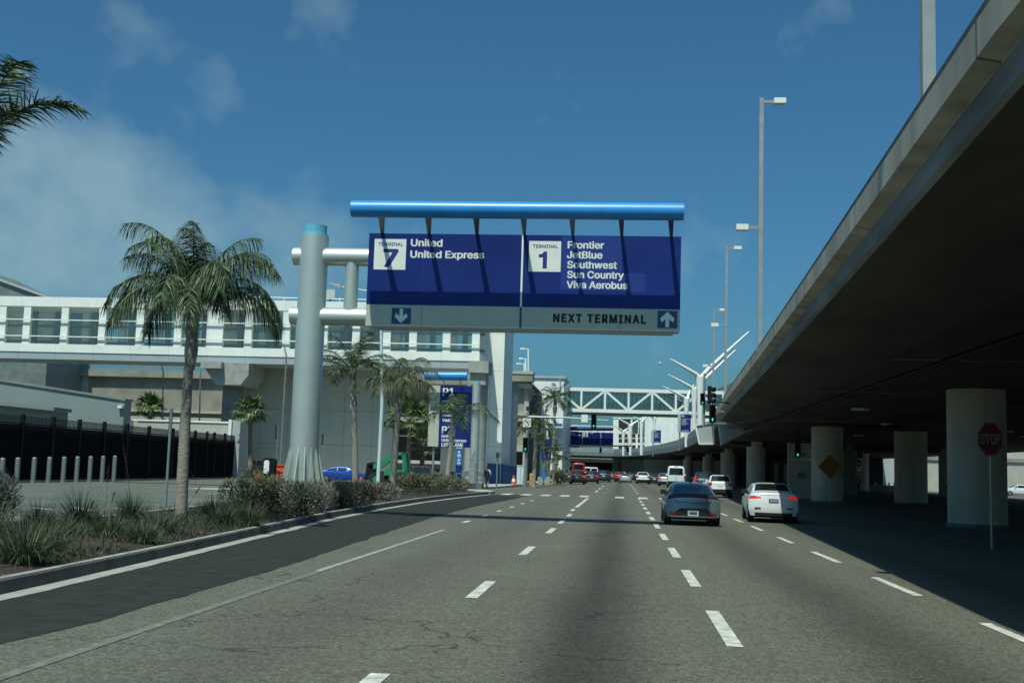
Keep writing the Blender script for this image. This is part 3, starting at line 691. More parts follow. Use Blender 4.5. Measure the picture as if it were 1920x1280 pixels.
for body, x0, x1_, base, ht in (('P1', 831, 851, 741, 14), ('Visitor', 829, 852, 790, 5.5), ('P7', 829, 848, 811, 12), ('United', 828, 850, 819.5, 5.2), ('United Express', 828, 874, 827, 5.2)):
    a = P(x0, base, fy); b = P(x1_, base, fy); text('lettering', body, 'sign_white', uf, a.x, a.z, fy - .012, ht * fy / F, b.x, .025)
a = P(828, 836, fy); b = P(868, 837, fy); text('lettering', 'LEFT LANE', 'sign_white', uf, a.x, a.z, fy - .012, 6.3 * fy / F, b.x, .025)
m = MB(); a = P(829, 794.5, fy); b = P(876, 796, fy); m.box(a.x, b.x, fy - .012, fy - .003, b.z, a.z)
for k in range(4):
    a = P(829, 750 + 9 * k, fy); b = P(829 + (26, 40, 18, 34)[k], 754 + 9 * k, fy); m.box(a.x, b.x, fy - .012, fy - .003, b.z, a.z)
m.build('lettering', 'pale_grey', uf)
a, b = P(797, 704.5, UY - 1.2), P(876, 705, UY - 1.2)
m = MB(); m.tube([(a.x, UY - 1.2, a.z), (b.x, UY - 1.2, b.z)], .34, 28); m.build('light_tube', 'tube_blue', us, True)
for px_ in (831, 862):
    q = P(px_, 712, UY - 1.2); m = MB(); m.bar((q.x, UY - 1.2, q.z), (q.x, fy + .1, A.z - .02), .07); m.build('bracket', 'pale_grey', us)
q = P(812, 838, fy); m = MB(); m.tube([(q.x, fy + .3, .1), (q.x, fy + .3, q.z + .3)], .09, 10); m.build('prop', 'galvanised', us, True)
m = MB(); m.bar((A0.x, fy + .45, A.z - .6), (b0.x, fy + .45, A.z - .6), .12); m.bar((A0.x, fy + .45, B.z + .6), (b0.x, fy + .45, B.z + .6), .12); m.build('frame', 'galvanised', us)

# ---- small post mounted signs
def flat_sign(name, label, cat, px, py, wpx, hpx, Y, face_m, post=None, group=None, shape='rect', pm='galvanised'):
    c = P(px, py, Y); wd = wpx * Y / F; h = hpx * Y / F
    t = thing(name, label, cat, (c.x, Y, 0 if post else c.z), group); m = MB()
    if shape == 'rect': m.box(c.x - wd / 2, c.x + wd / 2, Y, Y + .02, c.z - h / 2, c.z + h / 2)
    elif shape == 'diamond': m.prism([(c.x, Y, c.z - h / 2), (c.x + wd / 2, Y, c.z), (c.x, Y, c.z + h / 2), (c.x - wd / 2, Y, c.z)], (0, .02, 0))
    elif shape == 'oct': m.prism([(c.x + wd / 2 / math.cos(math.pi / 8) * math.cos(math.pi / 8 + k * math.pi / 4), Y, c.z + h / 2 / math.cos(math.pi / 8) * math.sin(math.pi / 8 + k * math.pi / 4)) for k in range(8)], (0, .02, 0))
    f = m.build('sign_face', face_m, t)
    if post is not None:
        m = MB(); m.tube([(c.x + post, Y + .05, -.02), (c.x + post, Y + .05, c.z + h * .4)], .035, 8); m.build('post', pm, t, True)
    return t, f, c, wd, h
t, f, c, wd, h = flat_sign('stop_sign', 'red octagonal stop sign in shade before the thick column', 'stop sign', 1857, 823, 43, 60, 31.9, 'stop_red', .01, None, 'oct')
m = MB(); R8 = lambda s: [(c.x + s * wd / 2 / math.cos(math.pi / 8) * math.cos(math.pi / 8 + k * math.pi / 4), c.z + s * h / 2 / math.cos(math.pi / 8) * math.sin(math.pi / 8 + k * math.pi / 4)) for k in range(8)]
o8, i8 = R8(.98), R8(.92)
for k in range(8): m.quad(*[(q[0], 31.895, q[1]) for q in (o8[k], o8[(k + 1) % 8], i8[(k + 1) % 8], i8[k])])
mat('dull_letter', (.2, .2, .19), .7); m.build('border', 'dull_letter', f); text('lettering', 'STOP', 'dull_letter', f, c.x - wd * .41, c.z - h * .14, 31.893, h * .29, c.x + wd * .41, .03)
flat_sign('warning_sign', 'orange diamond warning sign on a post under the overpass', 'warning sign', 1556.5, 874.5, 44, 44, 83.4, 'sign_orange', 0, None, 'diamond')
def no_turn(px, py, s, Y, label, left=True, post=None):
    t, f, c, wd, h = flat_sign('no_turn_sign', label, 'road sign', px, py, s, s * 1.06, Y, 'sign_white', post)
    m = MB(); disc(m, c.x, Y - .006, c.z, wd * .43, 28, wd * .36); a = Vector((c.x - wd * .27, Y - .01, c.z + wd * .27)); b = Vector((c.x + wd * .27, Y - .01, c.z - wd * .27)); m.bar(a, b, .01, wd * .06); m.build('prohibition_ring', 'stop_red', f)
    k = 1 if left else -1; m = MB()
    for p in ([(.1, -.26), (.2, -.26), (.2, .06), (.1, .16), (-.08, .16), (-.08, .07), (.06, .06), (.1, .02)], [(-.08, .24), (-.25, .11), (-.08, -.01)]): m.prism([(c.x + k * x * wd, Y - .005, c.z + z * wd) for x, z in p], (0, .003, 0))
    m.build('turn_arrow', 'sign_black', f)
no_turn(988, 792, 15, ARM_Y - .25, 'white no left turn sign on the signal mast')
no_turn(1511, 853, 17, 84.2, 'no right turn sign hanging in the dark under the overpass', False)
t, f, c, wd, h = flat_sign('lane_sign', 'small white sign plate on the mast arm left of the hanging light', 'road sign', 1096, 784, 12, 14, ARM_Y - .2, 'sign_white')
for k, wtxt in enumerate(('LEFT', 'ONLY')): pass
t, f, c, wd, h = flat_sign('do_not_enter_sign', 'round red no entry sign on the far column behind the worker', 'road sign', 1609, 868, 12, 12, 169.5, 'sign_white')
m = MB(); disc(m, c.x, 169.49, c.z, wd * .47, 24); m.build('red_disc', 'stop_red', f); m = MB(); m.box(c.x - wd * .34, c.x + wd * .34, 169.47, 169.48, c.z - wd * .09, c.z + wd * .09); m.build('white_bar', 'sign_white', f)
flat_sign('notice', 'white notice plate below the no entry sign', 'notice', 1609, 879, 12, 9, 169.5, 'sign_white')
a, b = P(1478, 857, 97), P(1528, 930, 97); pw_ = thing('partition_wall', 'grey wall under the overpass behind the no right turn sign', 'wall', ((a.x + b.x) / 2, 97, 0))
m = MB(); m.box(a.x, b.x, 97, 97.4, 0, a.z + 1.2); m.build('wall', 'column_paint', pw_)
flat_sign('notice', 'pale notice plate on the grey wall under the overpass', 'notice', 1512, 880, 16, 11, 96.9, 'pale_grey'); flat_sign('notice', 'lower pale plate on the grey wall under the overpass', 'notice', 1502, 891, 13, 11, 96.9, 'mesh_grey')
# backs of parking signs, edge-on posts in the car park
def sign_back(px, pyb, ptop, ph, Y, label, wd=.3, off=-.14, pr=.045):
    a = P(px, pyb, Y); b = P(px, ptop, Y); c = P(px, ptop + ph, Y)
    t = thing('parking_sign', label, 'parking sign', (a.x, Y, 0), 'parking signs seen from behind')
    m = MB(); m.tube([(a.x, Y, 0), (a.x, Y, b.z)], pr, 8); m.build('post', 'galvanised', t, True)
    m = MB(); m.box(a.x + off - wd / 2 + .05, a.x + off + wd / 2, Y + .06, Y + .09, c.z, b.z); m.build('sign_plate', 'dark', t)
sign_back(309.5, 960, 765, 46, 36, 'nearest slim post with a dark sign back left of the big palm', .16, -.06)
sign_back(516, 905, 797, 26, 95, 'left of the two thin posts beside the charger', .3, -.17)
sign_back(538, 903, 836, 15, 97, 'short post with a dark plate just left of the silver sign post', .35, .1)
sign_back(604, 905, 812, 22, 95, 'thin post just right of the silver sign post', .25, -.17)
sign_back(716, 890, 790, 10, 92, 'thin post behind the tall pale pole', .2, .0)

# ================================================================== BUILDINGS ON THE LEFT
# glazed footbridge
BY0, BY1 = 112.0, 117.2
XE = P(900, 640, BY0).x; XS = -100.0
fbz = dict(bot=11.42, grey=12.15, sill=13.0, head=16.85, top=17.85)
fb = thing('footbridge', 'long white glazed footbridge crossing high above the car park', 'footbridge', (-50, 112, 0))
m = MB(); m.box(XS, XE, BY0, BY1, fbz['head'], fbz['top']); m.build('roof', 'bridge_white', fb)
m = MB(); m.box(XS, XE, BY0 + .02, BY1, fbz['grey'], fbz['sill']); m.build('sill_band', 'bridge_white', fb)
m = MB(); m.box(XS, XE, BY0 + .1, BY1, fbz['bot'], fbz['grey'] - .01); m.build('lower_band', 'bridge_grey', fb)
px_posts = [-90, -62, 3, 49, 120, 191, 262, 333.5, 403, 466, 537, 608, 668, 726, 775, 838, 893]
mx = sorted(P(q, 610, BY0).x for q in px_posts)
mx = [x for x in (-96.4, -92.3, -88.2, -84.1, -80, -76, -71.9)] + [x for x in mx if x > -70]
for i, x in enumerate(mx):
    wd = .38 if abs(x - P(403, 610, BY0).x) > .2 else .85
    m = MB(); m.box(x - wd, x + wd, BY0 + .05, BY0 + .5, fbz['sill'], fbz['head']); m.build('mullion', 'bridge_white', fb); m = MB(); m.box(x - wd, x + wd, BY1 - .5, BY1 - .05, fbz['sill'], fbz['head']); m.build('rear_mullion', 'bridge_white', fb)
for i in range(len(mx) - 1):
    m = MB(); m.quad((mx[i] + .3, BY0 + .4, fbz['sill']), (mx[i + 1] - .3, BY0 + .4, fbz['sill']), (mx[i + 1] - .3, BY0 + .4, fbz['head']), (mx[i] + .3, BY0 + .4, fbz['head'])); m.build('window_pane', 'window_glass', fb)
m = MB(); m.quad((XS, BY1 - .3, fbz['sill']), (XE, BY1 - .3, fbz['sill']), (XE, BY1 - .3, fbz['head']), (XS, BY1 - .3, fbz['head'])); m.build('rear_glazing', 'window_glass', fb)
for z in (fbz['sill'] + .75, fbz['sill'] + 2.45):
    m = MB(); m.bar((XS, BY0 - .18, z), (XE, BY0 - .18, z), .11); m.build('hand_rail', 'white_paint', fb)
    m = MB(); m.bar((XS, BY1 - .8, z - .1), (XE, BY1 - .8, z - .1), .22); m.build('rear_rail', 'shed_dark', fb)
rb = MB()
for x in mx[:-1]: rb.bar((x + 1.3, BY1 - 1.0, fbz['sill']), (x + 1.3, BY1 - 1.0, fbz['head']), .5)
rb.build('inner_column', 'shed_dark', fb)
# hammerhead piers
def hammer(name, label, xc, w0, w1, zc, colx, cr):
    t = thing('bridge_pier', label, 'bridge pier', (colx, 114.6, 0), 'piers of the footbridge')
    m = MB(); m.prism([(xc - w0, BY0 - .9, zc[0]), (xc + w0, BY0 - .9, zc[0]), (xc + w0, BY0 - .9, zc[1]), (xc - w0, BY0 - .9, zc[1])], (0, BY1 - BY0 + 1.8, 0)); m.build('cap', 'pale_concrete', t)
    m = MB(); m.prism([(colx - cr, BY0 + 1.2, 0), (colx + cr, BY0 + 1.2, 0), (colx + cr, BY0 + 1.2, zc[0] - 2), (colx + w1, BY0 + 1.2, zc[0] - .002), (colx - w1, BY0 + 1.2, zc[0] - .002), (colx - cr, BY0 + 1.2, zc[0] - 2)], (0, 2.6, 0)); m.build('shaft', 'concrete', t)
a, b = P(386, 680, BY0), P(470, 690, BY0)
t = thing('bridge_pier', 'hammerhead concrete pier behind the fence under the glazed footbridge', 'bridge pier', ((a.x + b.x) / 2, 114.6, 0), 'piers of the footbridge')
xc = (a.x + b.x) / 2
m = MB(); m.box(a.x, a.x + 2.1, BY0 - 1.4, BY1, 10.75, 11.42); m.prism([(a.x + .02, BY0 - .6, 11.0), (xc - 1.0, BY0 - .6, 9.2), (xc + 1.6, BY0 - .6, 9.2), (b.x, BY0 - .6, 10.2), (b.x, BY0 - .6, 11.41), (a.x + .02, BY0 - .6, 11.41)], (0, BY1 - BY0, 0)); m.build('cap', 'pale_concrete', t)
m = MB(); q = P(427, 760, BY0 + 1); m.tube([(q.x, BY0 + 2.4, 0), (q.x, BY0 + 2.4, 9.3)], 1.05, 32); m.build('shaft', 'concrete', t, True)
cl, crr = P(880, 700, BY0 - 1), P(917, 700, BY0 - 1)
t = thing('bridge_pier', 'tall concrete pier with square head at the right end of the footbridge', 'bridge pier', (cl.x, 113, 0), 'piers of the footbridge')
m = MB(); m.box(cl.x, crr.x, BY0 - 1.6, BY0 + 1.6, P(880, 698, BY0 - 1.6).z, P(880, 676, BY0 - 1.6).z); m.prism([(cl.x + .1, BY0 - 1.2, P(880, 722, BY0).z), (crr.x - .3, BY0 - 1.2, P(880, 722, BY0).z + .0), (crr.x - .3, BY0 - 1.2, P(880, 697, BY0).z), (cl.x + .1, BY0 - 1.2, P(880, 697, BY0).z)], (0, 2.7, 0)); m.build('cap', 'pale_concrete', t)
m = MB(); q = P(893, 800, BY0); m.tube([(q.x - .1, BY0 + .6, 0), (q.x - .1, BY0 + .6, P(880, 720, BY0).z)], 1.05, 36); m.build('shaft', 'pale_concrete', t, True)
# grey clad block and white tower behind the footbridge
gx0, gx1 = P(452, 760, 118).x, P(738, 760, 118).x
m = MB(); m.box(gx0, gx1, 117.9, 121.5, 0, 15.5); gb = thing('clad_building', 'grey panelled building in shade below the footbridge', 'building', ((gx0 + gx1) / 2, 118, 0)); m.build('wall', 'grey_cladding', gb)
m = MB(); m.box(gx0 - .1, gx1 + .1, 117.8, 121.6, 15.5, 16); m.build('roof', 'pale_grey', gb)
tx0, tx1 = P(897, 640, 117.6).x, P(946.3, 640, 117.6).x
tw = thing('white_tower', 'tall white panelled tower wall at the end of the footbridge', 'tower', ((tx0 + tx1) / 2, 118, 0))
m = MB(); m.box(tx0 - .5, tx1, 117.6, 127, 0, 16.7); m.build('wall', 'white_cladding', tw)
m = MB(); m.box(tx0 - .6, tx1 + .08, 117.52, 127.1, 16.7, 17.1); m.build('roof', 'white_panel', tw)
# low wall panel right of the grey block, behind the parking sign
m = MB(); m.box(P(826, 850, 119).x, tx0 - .6, 119, 121, 0, 5.2); wl = thing('panel_wall', 'low grey wall behind the blue directory pillar', 'wall', (-16, 119, 0)); m.build('wall', 'grey_cladding', wl)
# tan concrete car park building
gar = thing('parking_garage', 'tan concrete parking garage with dark open decks behind the footbridge', 'parking garage', (-50, 152, 0))
GX0, GX1 = -110, P(990, 800, 150).x; GY = 150
def gbox(nm, m_, x0, x1, z0, z1, y0=GY, y1=GY + 1): q = MB(); q.box(x0, x1, y0, y1, z0, z1); return q.build(nm, m_, gar)
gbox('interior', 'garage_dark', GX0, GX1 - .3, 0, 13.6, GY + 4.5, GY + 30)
zr = P(200, 686, GY).z
gbox('parapet', 'tan_concrete', GX0, GX1, zr - 1.45, zr - .55, GY - .8)
m = MB()
x = P(18, 690, GY).x
while x < GX1: m.bar((x, GY - .5, zr - .55), (x, GY - .5, zr), .07); x += .42
m.bar((GX0, GY - .5, zr), (GX1, GY - .5, zr), .1); m.build('rail', 'shed_dark', gar)
wx0, wx1 = P(165, 740, GY).x, P(412, 740, GY).x
gbox('wall', 'tan_concrete', wx0, wx1 + 6, P(200, 767, GY).z, zr - 1.46)
gbox('wall', 'tan_light', wx0 - 30, wx1 + 6, 0, P(200, 778, GY).z)
gbox('ledge', 'tan_light', wx0, wx1 + 6, P(200, 770, GY).z, P(200, 766, GY).z, GY - .3, GY - .01)
gbox('wall', 'tan_light', GX0, P(0, 700, GY).x + 2, 0, zr - 1.46)
for a, b in ((0, 10), (54, 76), (150, 166)):
    gbox('column', 'tan_light', P(a, 720, GY).x, P(b, 720, GY).x, 0, zr - 1.46, GY - .2)
gbox('beam', 'tan_light', GX0, wx0, zr - 2.6, zr - 1.47, GY + .3)
# right part with dark open decks
rx0 = P(735, 800, GY).x
for k, (ya, yb) in enumerate(((698, 706), (712, 716), (781, 790), (862, 868))):
    gbox('deck_edge', 'tan_light' if k != 1 else 'tan_concrete', rx0 - 4, P(905, 800, GY).x, P(760, yb, GY).z, P(760, ya, GY).z, GY + .2)
gbox('rail', 'galvanised', rx0 - 4, P(905, 800, GY).x, P(760, 817.5, GY).z, P(760, 816, GY).z, GY, GY + .1)
gbox('rail', 'galvanised', rx0 - 4, P(905, 800, GY).x, P(760, 725.5, GY).z, P(760, 724, GY).z, GY, GY + .1)
# its end bay beside the white tower
ex0 = P(962, 800, GY).x
gbox('wall', 'tan_concrete', ex0, P(982, 800, GY).x, P(970, 775, GY).z, P(970, 730, GY).z)
gbox('column', 'tan_light', P(982, 800, GY).x, P(990.5, 800, GY).x, 0, P(970, 722, GY).z, GY - .2)
gbox('column', 'tan_light', ex0 - .6, ex0, 0, P(970, 722, GY).z, GY - .2)
for ya, yb, o in ((773, 779, .5), (782, 789, .3), (834, 846, .3)): gbox('beam', 'tan_light', ex0, P(991, 800, GY).x, P(970, yb, GY).z, P(970, ya, GY).z, GY - o)
gbox('wall', 'tan_concrete', ex0, P(990, 800, GY).x, P(970, 834, GY).z, P(970, 800, GY).z, GY + .3)
gbox('cornice', 'tan_light', ex0 - 1, P(995, 800, GY).x, P(970, 728, GY).z, P(970, 719, GY).z, GY - .9)
gbox('cornice', 'tan_concrete', P(945, 800, GY).x, P(998, 800, GY).x, P(970, 716, GY).z, P(970, 703, GY).z, GY - 1.5)
gbox('cornice', 'tan_light', P(945, 800, GY).x, P(999, 800, GY).x, P(970, 702.5, GY).z, P(970, 697, GY).z, GY - 1.6)
m = MB(); e = P(990, 726, GY); m.prism([(e.x, GY - .5, e.z), (P(997, 722, GY).x, GY - .5, e.z), (e.x, GY - .5, P(990, 748, GY).z)], (0, 6, 0)); m.build('corbel', 'tan_concrete', gar)
# grey stair shaft with slit windows
sx0, sx1 = P(944, 800, 128).x, P(961, 800, 128).x
st = thing('stair_shaft', 'grey stair shaft with two tall dark slit windows beside the white tower', 'stair shaft', (sx0, 128, 0))
m = MB(); m.box(sx0 - 1, sx1, 128, 134, 0, P(950, 735, 128).z); m.build('wall', 'pale_grey', st)
m = MB(); m.box(sx0 - 1, sx1 + .02, 127.97, 134, P(950, 735, 128).z + .01, P(950, 717, 128).z); m.box(sx0 - 1, sx1 + .1, 127.9, 134, P(950, 717, 128).z, P(950, 715, 128).z); m.build('head', 'pale_concrete', st)
for ya, yb in ((757, 791), (815, 851)):
    m = MB(); a, b = P(943.5, ya, 128), P(953.5, yb, 128); m.box(a.x, b.x, 127.95, 128, b.z, a.z); m.build('window', 'garage_dark', st)
m = MB(); a, b = P(952, 735, 128), P(958, 749, 128); m.box(a.x, b.x, 127.5, 127.95, b.z, a.z); m.build('wall_lamp', 'mesh_grey', st)
# lamp masts on the garage roof
def roof_lamp(px, pb, pt, Y, side, label):
    a, b = P(px, pb, Y), P(px, pt, Y); t = thing('roof_lamp', label, 'lamp post', a, 'lamp posts on the garage roof')
    m = MB(); m.bar(a, b, .2); m.bar(b, b + Vector((side * .6, 0, 0)), .12); m.build('pole', 'white_panel', t)
    m = MB(); m.box(min(b.x + side * .5, b.x + side * 1.1), max(b.x + side * .5, b.x + side * 1.1), b.y - .2, b.y + .2, b.z - .12, b.z + .12); m.build('lamp_head', 'white_panel', t)
roof_lamp(990.5, 699, 654, 160, -1, 'taller lamp post on the garage roof right of the white tower')
roof_lamp(983, 699, 682, 160, -1, 'short lamp post on the garage roof right of the white tower')
roof_lamp(985.5, 699, 672, 190, -1, 'farthest thin lamp post behind the garage roof')
b = P(951, 697, 152); bc = thing('beacon', 'small red beacon on the garage roof edge', 'beacon', b); m = MB(); m.bar(b - Vector((0, 0, .2)), P(951, 690, 152), .1); m.build('stem', 'strut_grey', bc); m = MB(); q = P(951, 688, 152); m.box(q.x - .25, q.x + .25, 151.8, 152.2, q.z - .15, q.z + .15); m.build('lamp', 'stop_red', bc)
# white clad building
wx0, wx1 = P(992, 800, 178).x, P(1055.5, 800, 178).x; wz = P(1020, 704.5, 178).z
wb = thing('white_building', 'white panelled building behind the two palms at the left corner', 'building', ((wx0 + wx1) / 2, 178, 0))
m = MB(); m.box(wx0 - 8, wx1, 178, 205, 0, wz - .35); m.build('wall', 'white_siding', wb)
m = MB(); m.box(wx0 - 8, wx1 + .25, 177.75, 205.2, wz - .35, wz); m.build('roof', 'pale_grey', wb)
m = MB(); m.tube([P(1050, 710, 177.8), P(1050, 740, 177.8)], .09, 6); m.build('downpipe', 'pale_grey', wb)
bb = thing('blue_canopy', 'blue awning band on the white building behind the palms', 'awning', P(1040, 800, 176)); m = MB(); a, b = P(1026, 793.5, 177), P(1054, 799, 177); m.box(a.x, b.x, 176, 177.7, b.z, a.z); m.build('canopy', 'bright_blue', bb)
bs = thing('blue_banner', 'dark blue sign board behind the leaning palm stems', 'sign board', P(1024, 860, 150)); m = MB(); a, b = P(1016, 822, 150), P(1033, 862, 150); m.box(a.x, b.x, 150, 150.3, b.z, a.z); m.build('panel', 'sign_blue', bs)
m = MB(); m.tube([(a.x + .3, 150.4, 0), (a.x + .3, 150.4, a.z)], .1, 8); m.tube([(b.x - .3, 150.4, 0), (b.x - .3, 150.4, a.z)], .1, 8); m.build('post', 'galvanised', bs)
# sloping grey roof far left behind the footbridge
m = MB(); a, b, c = P(-60, 497, 140), P(0, 526, 140), P(97, 561, 140)
hr = thing('sloping_roof', 'grey sloping roof rising above the footbridge at the left edge', 'building', (b.x, 142, 0)); m.prism([(a.x, 140, 0), (c.x, 140, 0), (c.x, 140, c.z), (b.x, 140, b.z), (a.x, 140, a.z)], (0, 12, 0)); m.build('gable_wall', 'mesh_grey', hr)
m = MB(); m.bar(a + Vector((0, -.2, .1)), b + Vector((0, -.2, .1)), .3); m.bar(b + Vector((0, -.2, .1)), c + Vector((0, -.2, .1)), .3); m.build('roof_edge', 'pale_grey', hr)
# roof rail and plant on the grey block
rr = thing('roof_rail', 'white guard rail on the roof left of the silver post', 'guard rail', P(600, 560, 114)); m = MB()
for z in (0, .45): m.bar(P(455, 556, 114.5) + Vector((0, 0, -z)), P(690, 561.5, 114.5) + Vector((0, 0, -z)), .07)
for k in range(10): q = P(455 + 26 * k, 558, 114.5); m.bar((q.x, 114.5, 17.85), (q.x, 114.5, q.z), .05)
m.build('rail', 'white_panel', rr)
# sheds
sh = thing('grey_shed', 'long pale grey metal shed behind the black fence', 'shed', (-48, 102, 0))
a, b = P(-80, 698, 101), P(234, 747, 101)
m = MB(); m.prism([(a.x, 101, 0), (b.x, 101, 0), (b.x, 101, b.z - .2), (a.x, 101, a.z - .2)], (0, 1.5, 0)); m.build('wall', 'shed_grey', sh)
m = MB(); m.prism([(a.x, 100.85, a.z - .2), (b.x + .12, 100.85, b.z - .2), (b.x + .12, 100.85, b.z), (a.x, 100.85, a.z)], (0, 1.8, 0)); m.build('roof', 'shed_dark', sh)
m = MB(); q = P(226, 763, 100.8); m.box(q.x - .2, q.x + .2, 100.6, 100.99, q.z - .1, q.z + .15); m.build('camera', 'white_panel', sh)
sh2 = thing('small_shed', 'small dark grey shed with flat roof at the left edge behind the fence', 'shed', (-48, 88, 0))
a, b = P(-60, 747, 88), P(106, 764, 88)
m = MB(); m.prism([(a.x, 88, 0), (b.x, 88, 0), (b.x, 88, b.z - .28), (a.x, 88, a.z - .28)], (0, 2, 0)); m.build('wall', 'shed_dark', sh2)
m = MB(); m.prism([(a.x, 87.2, a.z - .28), (b.x + .2, 87.2, b.z - .28), (b.x + .2, 87.2, b.z), (a.x, 87.2, a.z)], (0, 3, 0)); m.build('roof', 'shed_dark', sh2)
# block wall enclosure
a, b = P(258, 790, 107), P(446, 790, 107); zt = P(350, 788, 107).z
bw = thing('block_wall', 'cream block wall with white coping behind the black fence', 'wall', ((a.x + b.x) / 2, 107, 0))
m = MB(); m.box(a.x, b.x, 107, 107.3, 0, zt - .16); m.build('wall', 'block_wall', bw)
m = MB(); m.box(a.x - 1.2, b.x, 106.9, 107.4, zt - .16, zt); m.build('coping', 'white_paint', bw)
m = MB(); c = P(240, 790, 107); m.box(c.x, a.x - .5, 106.4, 107.2, 0, zt - .02); m.build('gate_post', 'white_panel', bw)
a, b = P(446, 790, 106), P(461, 790, 106); ep = thing('wall_end', 'pale grey wall end where the black fence stops', 'wall', (a.x, 106, 0)); m = MB(); m.box(a.x, b.x, 104.5, 107.6, .0, P(450, 789, 106).z); m.build('wall', 'pale_grey', ep); m = MB(); m.box(a.x - .3, a.x - .01, 104.3, 107.6, 0, P(450, 788, 106).z); m.build('edge', 'white_paint', ep)

# black picket fence along the car park
FX = -36.0; fz = 4.0
fe = thing('security_fence', 'tall black metal picket fence with screened lower part', 'fence', (FX, 80, 0))
m = MB(); m.box(FX - .06, FX - .03, 40, 105, .12, fz - .55); m.build('screen', 'black_metal', fe)
m = MB(); y = 40.0
while y < 105: m.box(FX - .02, FX + .02, y, y + .035, .1, fz); y += .17
m.build('pickets', 'black_metal', fe)
m = MB(); m.box(FX - .02, FX + .05, 40, 105, fz - .5, fz - .44); m.box(FX - .02, FX + .05, 40, 105, .2, .26); m.build('rail', 'black_metal', fe)
for px_ in (-60, -12, 37.5, 95, 145.5, 192, 235, 277, 321, 364, 386, 400, 420, 439):
    y = Q(px_, 850, FX).y
    if y > 105: continue
    wd = .16 if px_ in (235, 321, 95) else .09
    m = MB(); m.box(FX - .1, FX + .12, y - wd, y + wd, 0, fz + .12); m.build('fence_post', 'black_metal', fe)
m = MB(); m.box(FX - .2, FX + .45, 40, 104, -.02, .11); struct('curb', m, 'pale_concrete')
for i, px_ in enumerate((2, 30.5, 61.5, 90, 117.5, 142.5, 167, 190.5, 212.5)):
    q = Q(px_, 903, FX + .95); y = q.y; h = (903 - 855) * math.hypot(y, 0) / F * 1.0
    t = MB(); x = FX + .95; t.tube([(x, y, 0), (x, y, h), (x, y, h + .05), (x, y, h + .07)], [.14, .14, .1, .03], 16)
    o = t.build('bollard', 'galvanised', None, True, loc=(x, y, 0)); tag(o, ('%s grey steel bollard before the fence' % ('first', 'second', 'third', 'fourth', 'fifth', 'sixth', 'seventh', 'eighth', 'ninth')[i]) + ', counting from the left edge', 'bollard', 'steel bollards before the fence')

# street lamps with curved arms
def cobra(px, pb, pt, Y, arm, label, r0=.12, head=(9, 3), mtl='galvanised'):
    a, b = P(px[0], pb, Y), P(px[1], pt, Y); e = P(arm[0], arm[1], Y)
    t = thing('street_lamp', label, 'street lamp', (a.x, Y, 0), 'curved arm street lamps in the car park')
    m = MB(); mid = b + (e - b) * .55 + Vector((0, 0, (e.z - b.z) * .3)); m.tube([(a.x, Y, 0), (b.x, Y, b.z), mid, e], [r0, r0 * .7, r0 * .5, r0 * .4], 10); m.build('pole', mtl, t, True)
    d = -1 if e.x < b.x else 1; L_ = head[0] * Y / F; H_ = head[1] * Y / F
    m = MB(); m.box(min(e.x, e.x + d * L_), max(e.x, e.x + d * L_), Y - .18, Y + .18, e.z - H_ * .6, e.z + H_ * .4); m.build('lamp_head', mtl, t)
cobra((524, 537), 905, 668, 98, (529, 645), 'street lamp just left of the silver sign post', .11, (7, 4), 'mesh_grey')
cobra((302, 306), 905, 695, 118, (297, 680), 'street lamp left of the big palm trunk', .1, (8, 2.5))
cobra((371, 376), 905, 694, 122, (387, 692), 'street lamp right of the big palm trunk', .1, (8, 2.5))
# tall pale pole whose double head shows beside the sign
ta, tb = P(708, 918, 78.5), P(714, 548, 78.5)
tl = thing('street_lamp', 'tall pale grey lamp pole rising behind the blue terminal sign', 'street lamp', (ta.x, 78.5, 0), 'tall lamp poles')
m = MB(); m.tube([(ta.x, 78.5, 0), (ta.x + .05, 78.5, 6), (tb.x, 78.5, tb.z)], [.13, .12, .1], 14); e1 = P(640, 538, 78.5); m.tube([(tb.x, 78.5, tb.z - 1), P(690, 545.5, 78.5), e1], [.07, .06, .05], 8); m.build('pole', 'cabinet', tl, True)
m = MB(); e2 = P(618, 531, 78.5); m.prism([e1 + Vector((0, -.2, -.12)), e2 + Vector((0, -.2, -.03)), e2 + Vector((0, -.2, .05)), e1 + Vector((0, -.2, .16))], (0, .4, 0)); m.build('lamp_head', 'pale_grey', tl)
hb = thing('floodlight', 'grey floodlight box on the roof just right of the silver post', 'floodlight', P(618, 552, 115)); m = MB(); q = P(618, 556, 115); m.box(q.x - .5, q.x + .55, 115, 115.6, q.z - .1, q.z + .75); m.build('lamp_head', 'pale_grey', hb); m = MB(); m.bar((q.x, 115.3, 17.8), (q.x, 115.3, q.z), .2); m.build('stem', 'strut_grey', hb)

# ================================================================== FAR BACKGROUND
# white truss footbridge
TYY = 190.0
tb_ = thing('truss_bridge', 'white steel truss footbridge with dark glass spanning the road far ahead', 'footbridge', (0, 190, 0))
tx = lambda px: P(px, 750, TYY).x
zt1, zt0 = P(1200, 729, TYY).z, P(1200, 735.5, TYY).z; zb1, zb0 = P(1200, 768.5, TYY).z, P(1200, 775, TYY).z
XA, XB = tx(1046), tx(1480)
m = MB(); m.box(XA, XB, TYY, TYY + 4.5, zt0, zt1); m.build('top_chord', 'white_paint', tb_)
m = MB(); m.box(XA, XB, TYY, TYY + 4.5, zb0, zb1); m.build('bottom_chord', 'white_paint', tb_)
m = MB(); m.box(XA, XB, TYY + .25, TYY + 4.3, zb0 - .3, zb0 - .01); m.build('underside', 'mesh_grey', tb_)
nodes_ = [1045 + 44.3 * k for k in range(-1, 10)]
vt = [1090 + 44.3 * k for k in range(0, 8)]
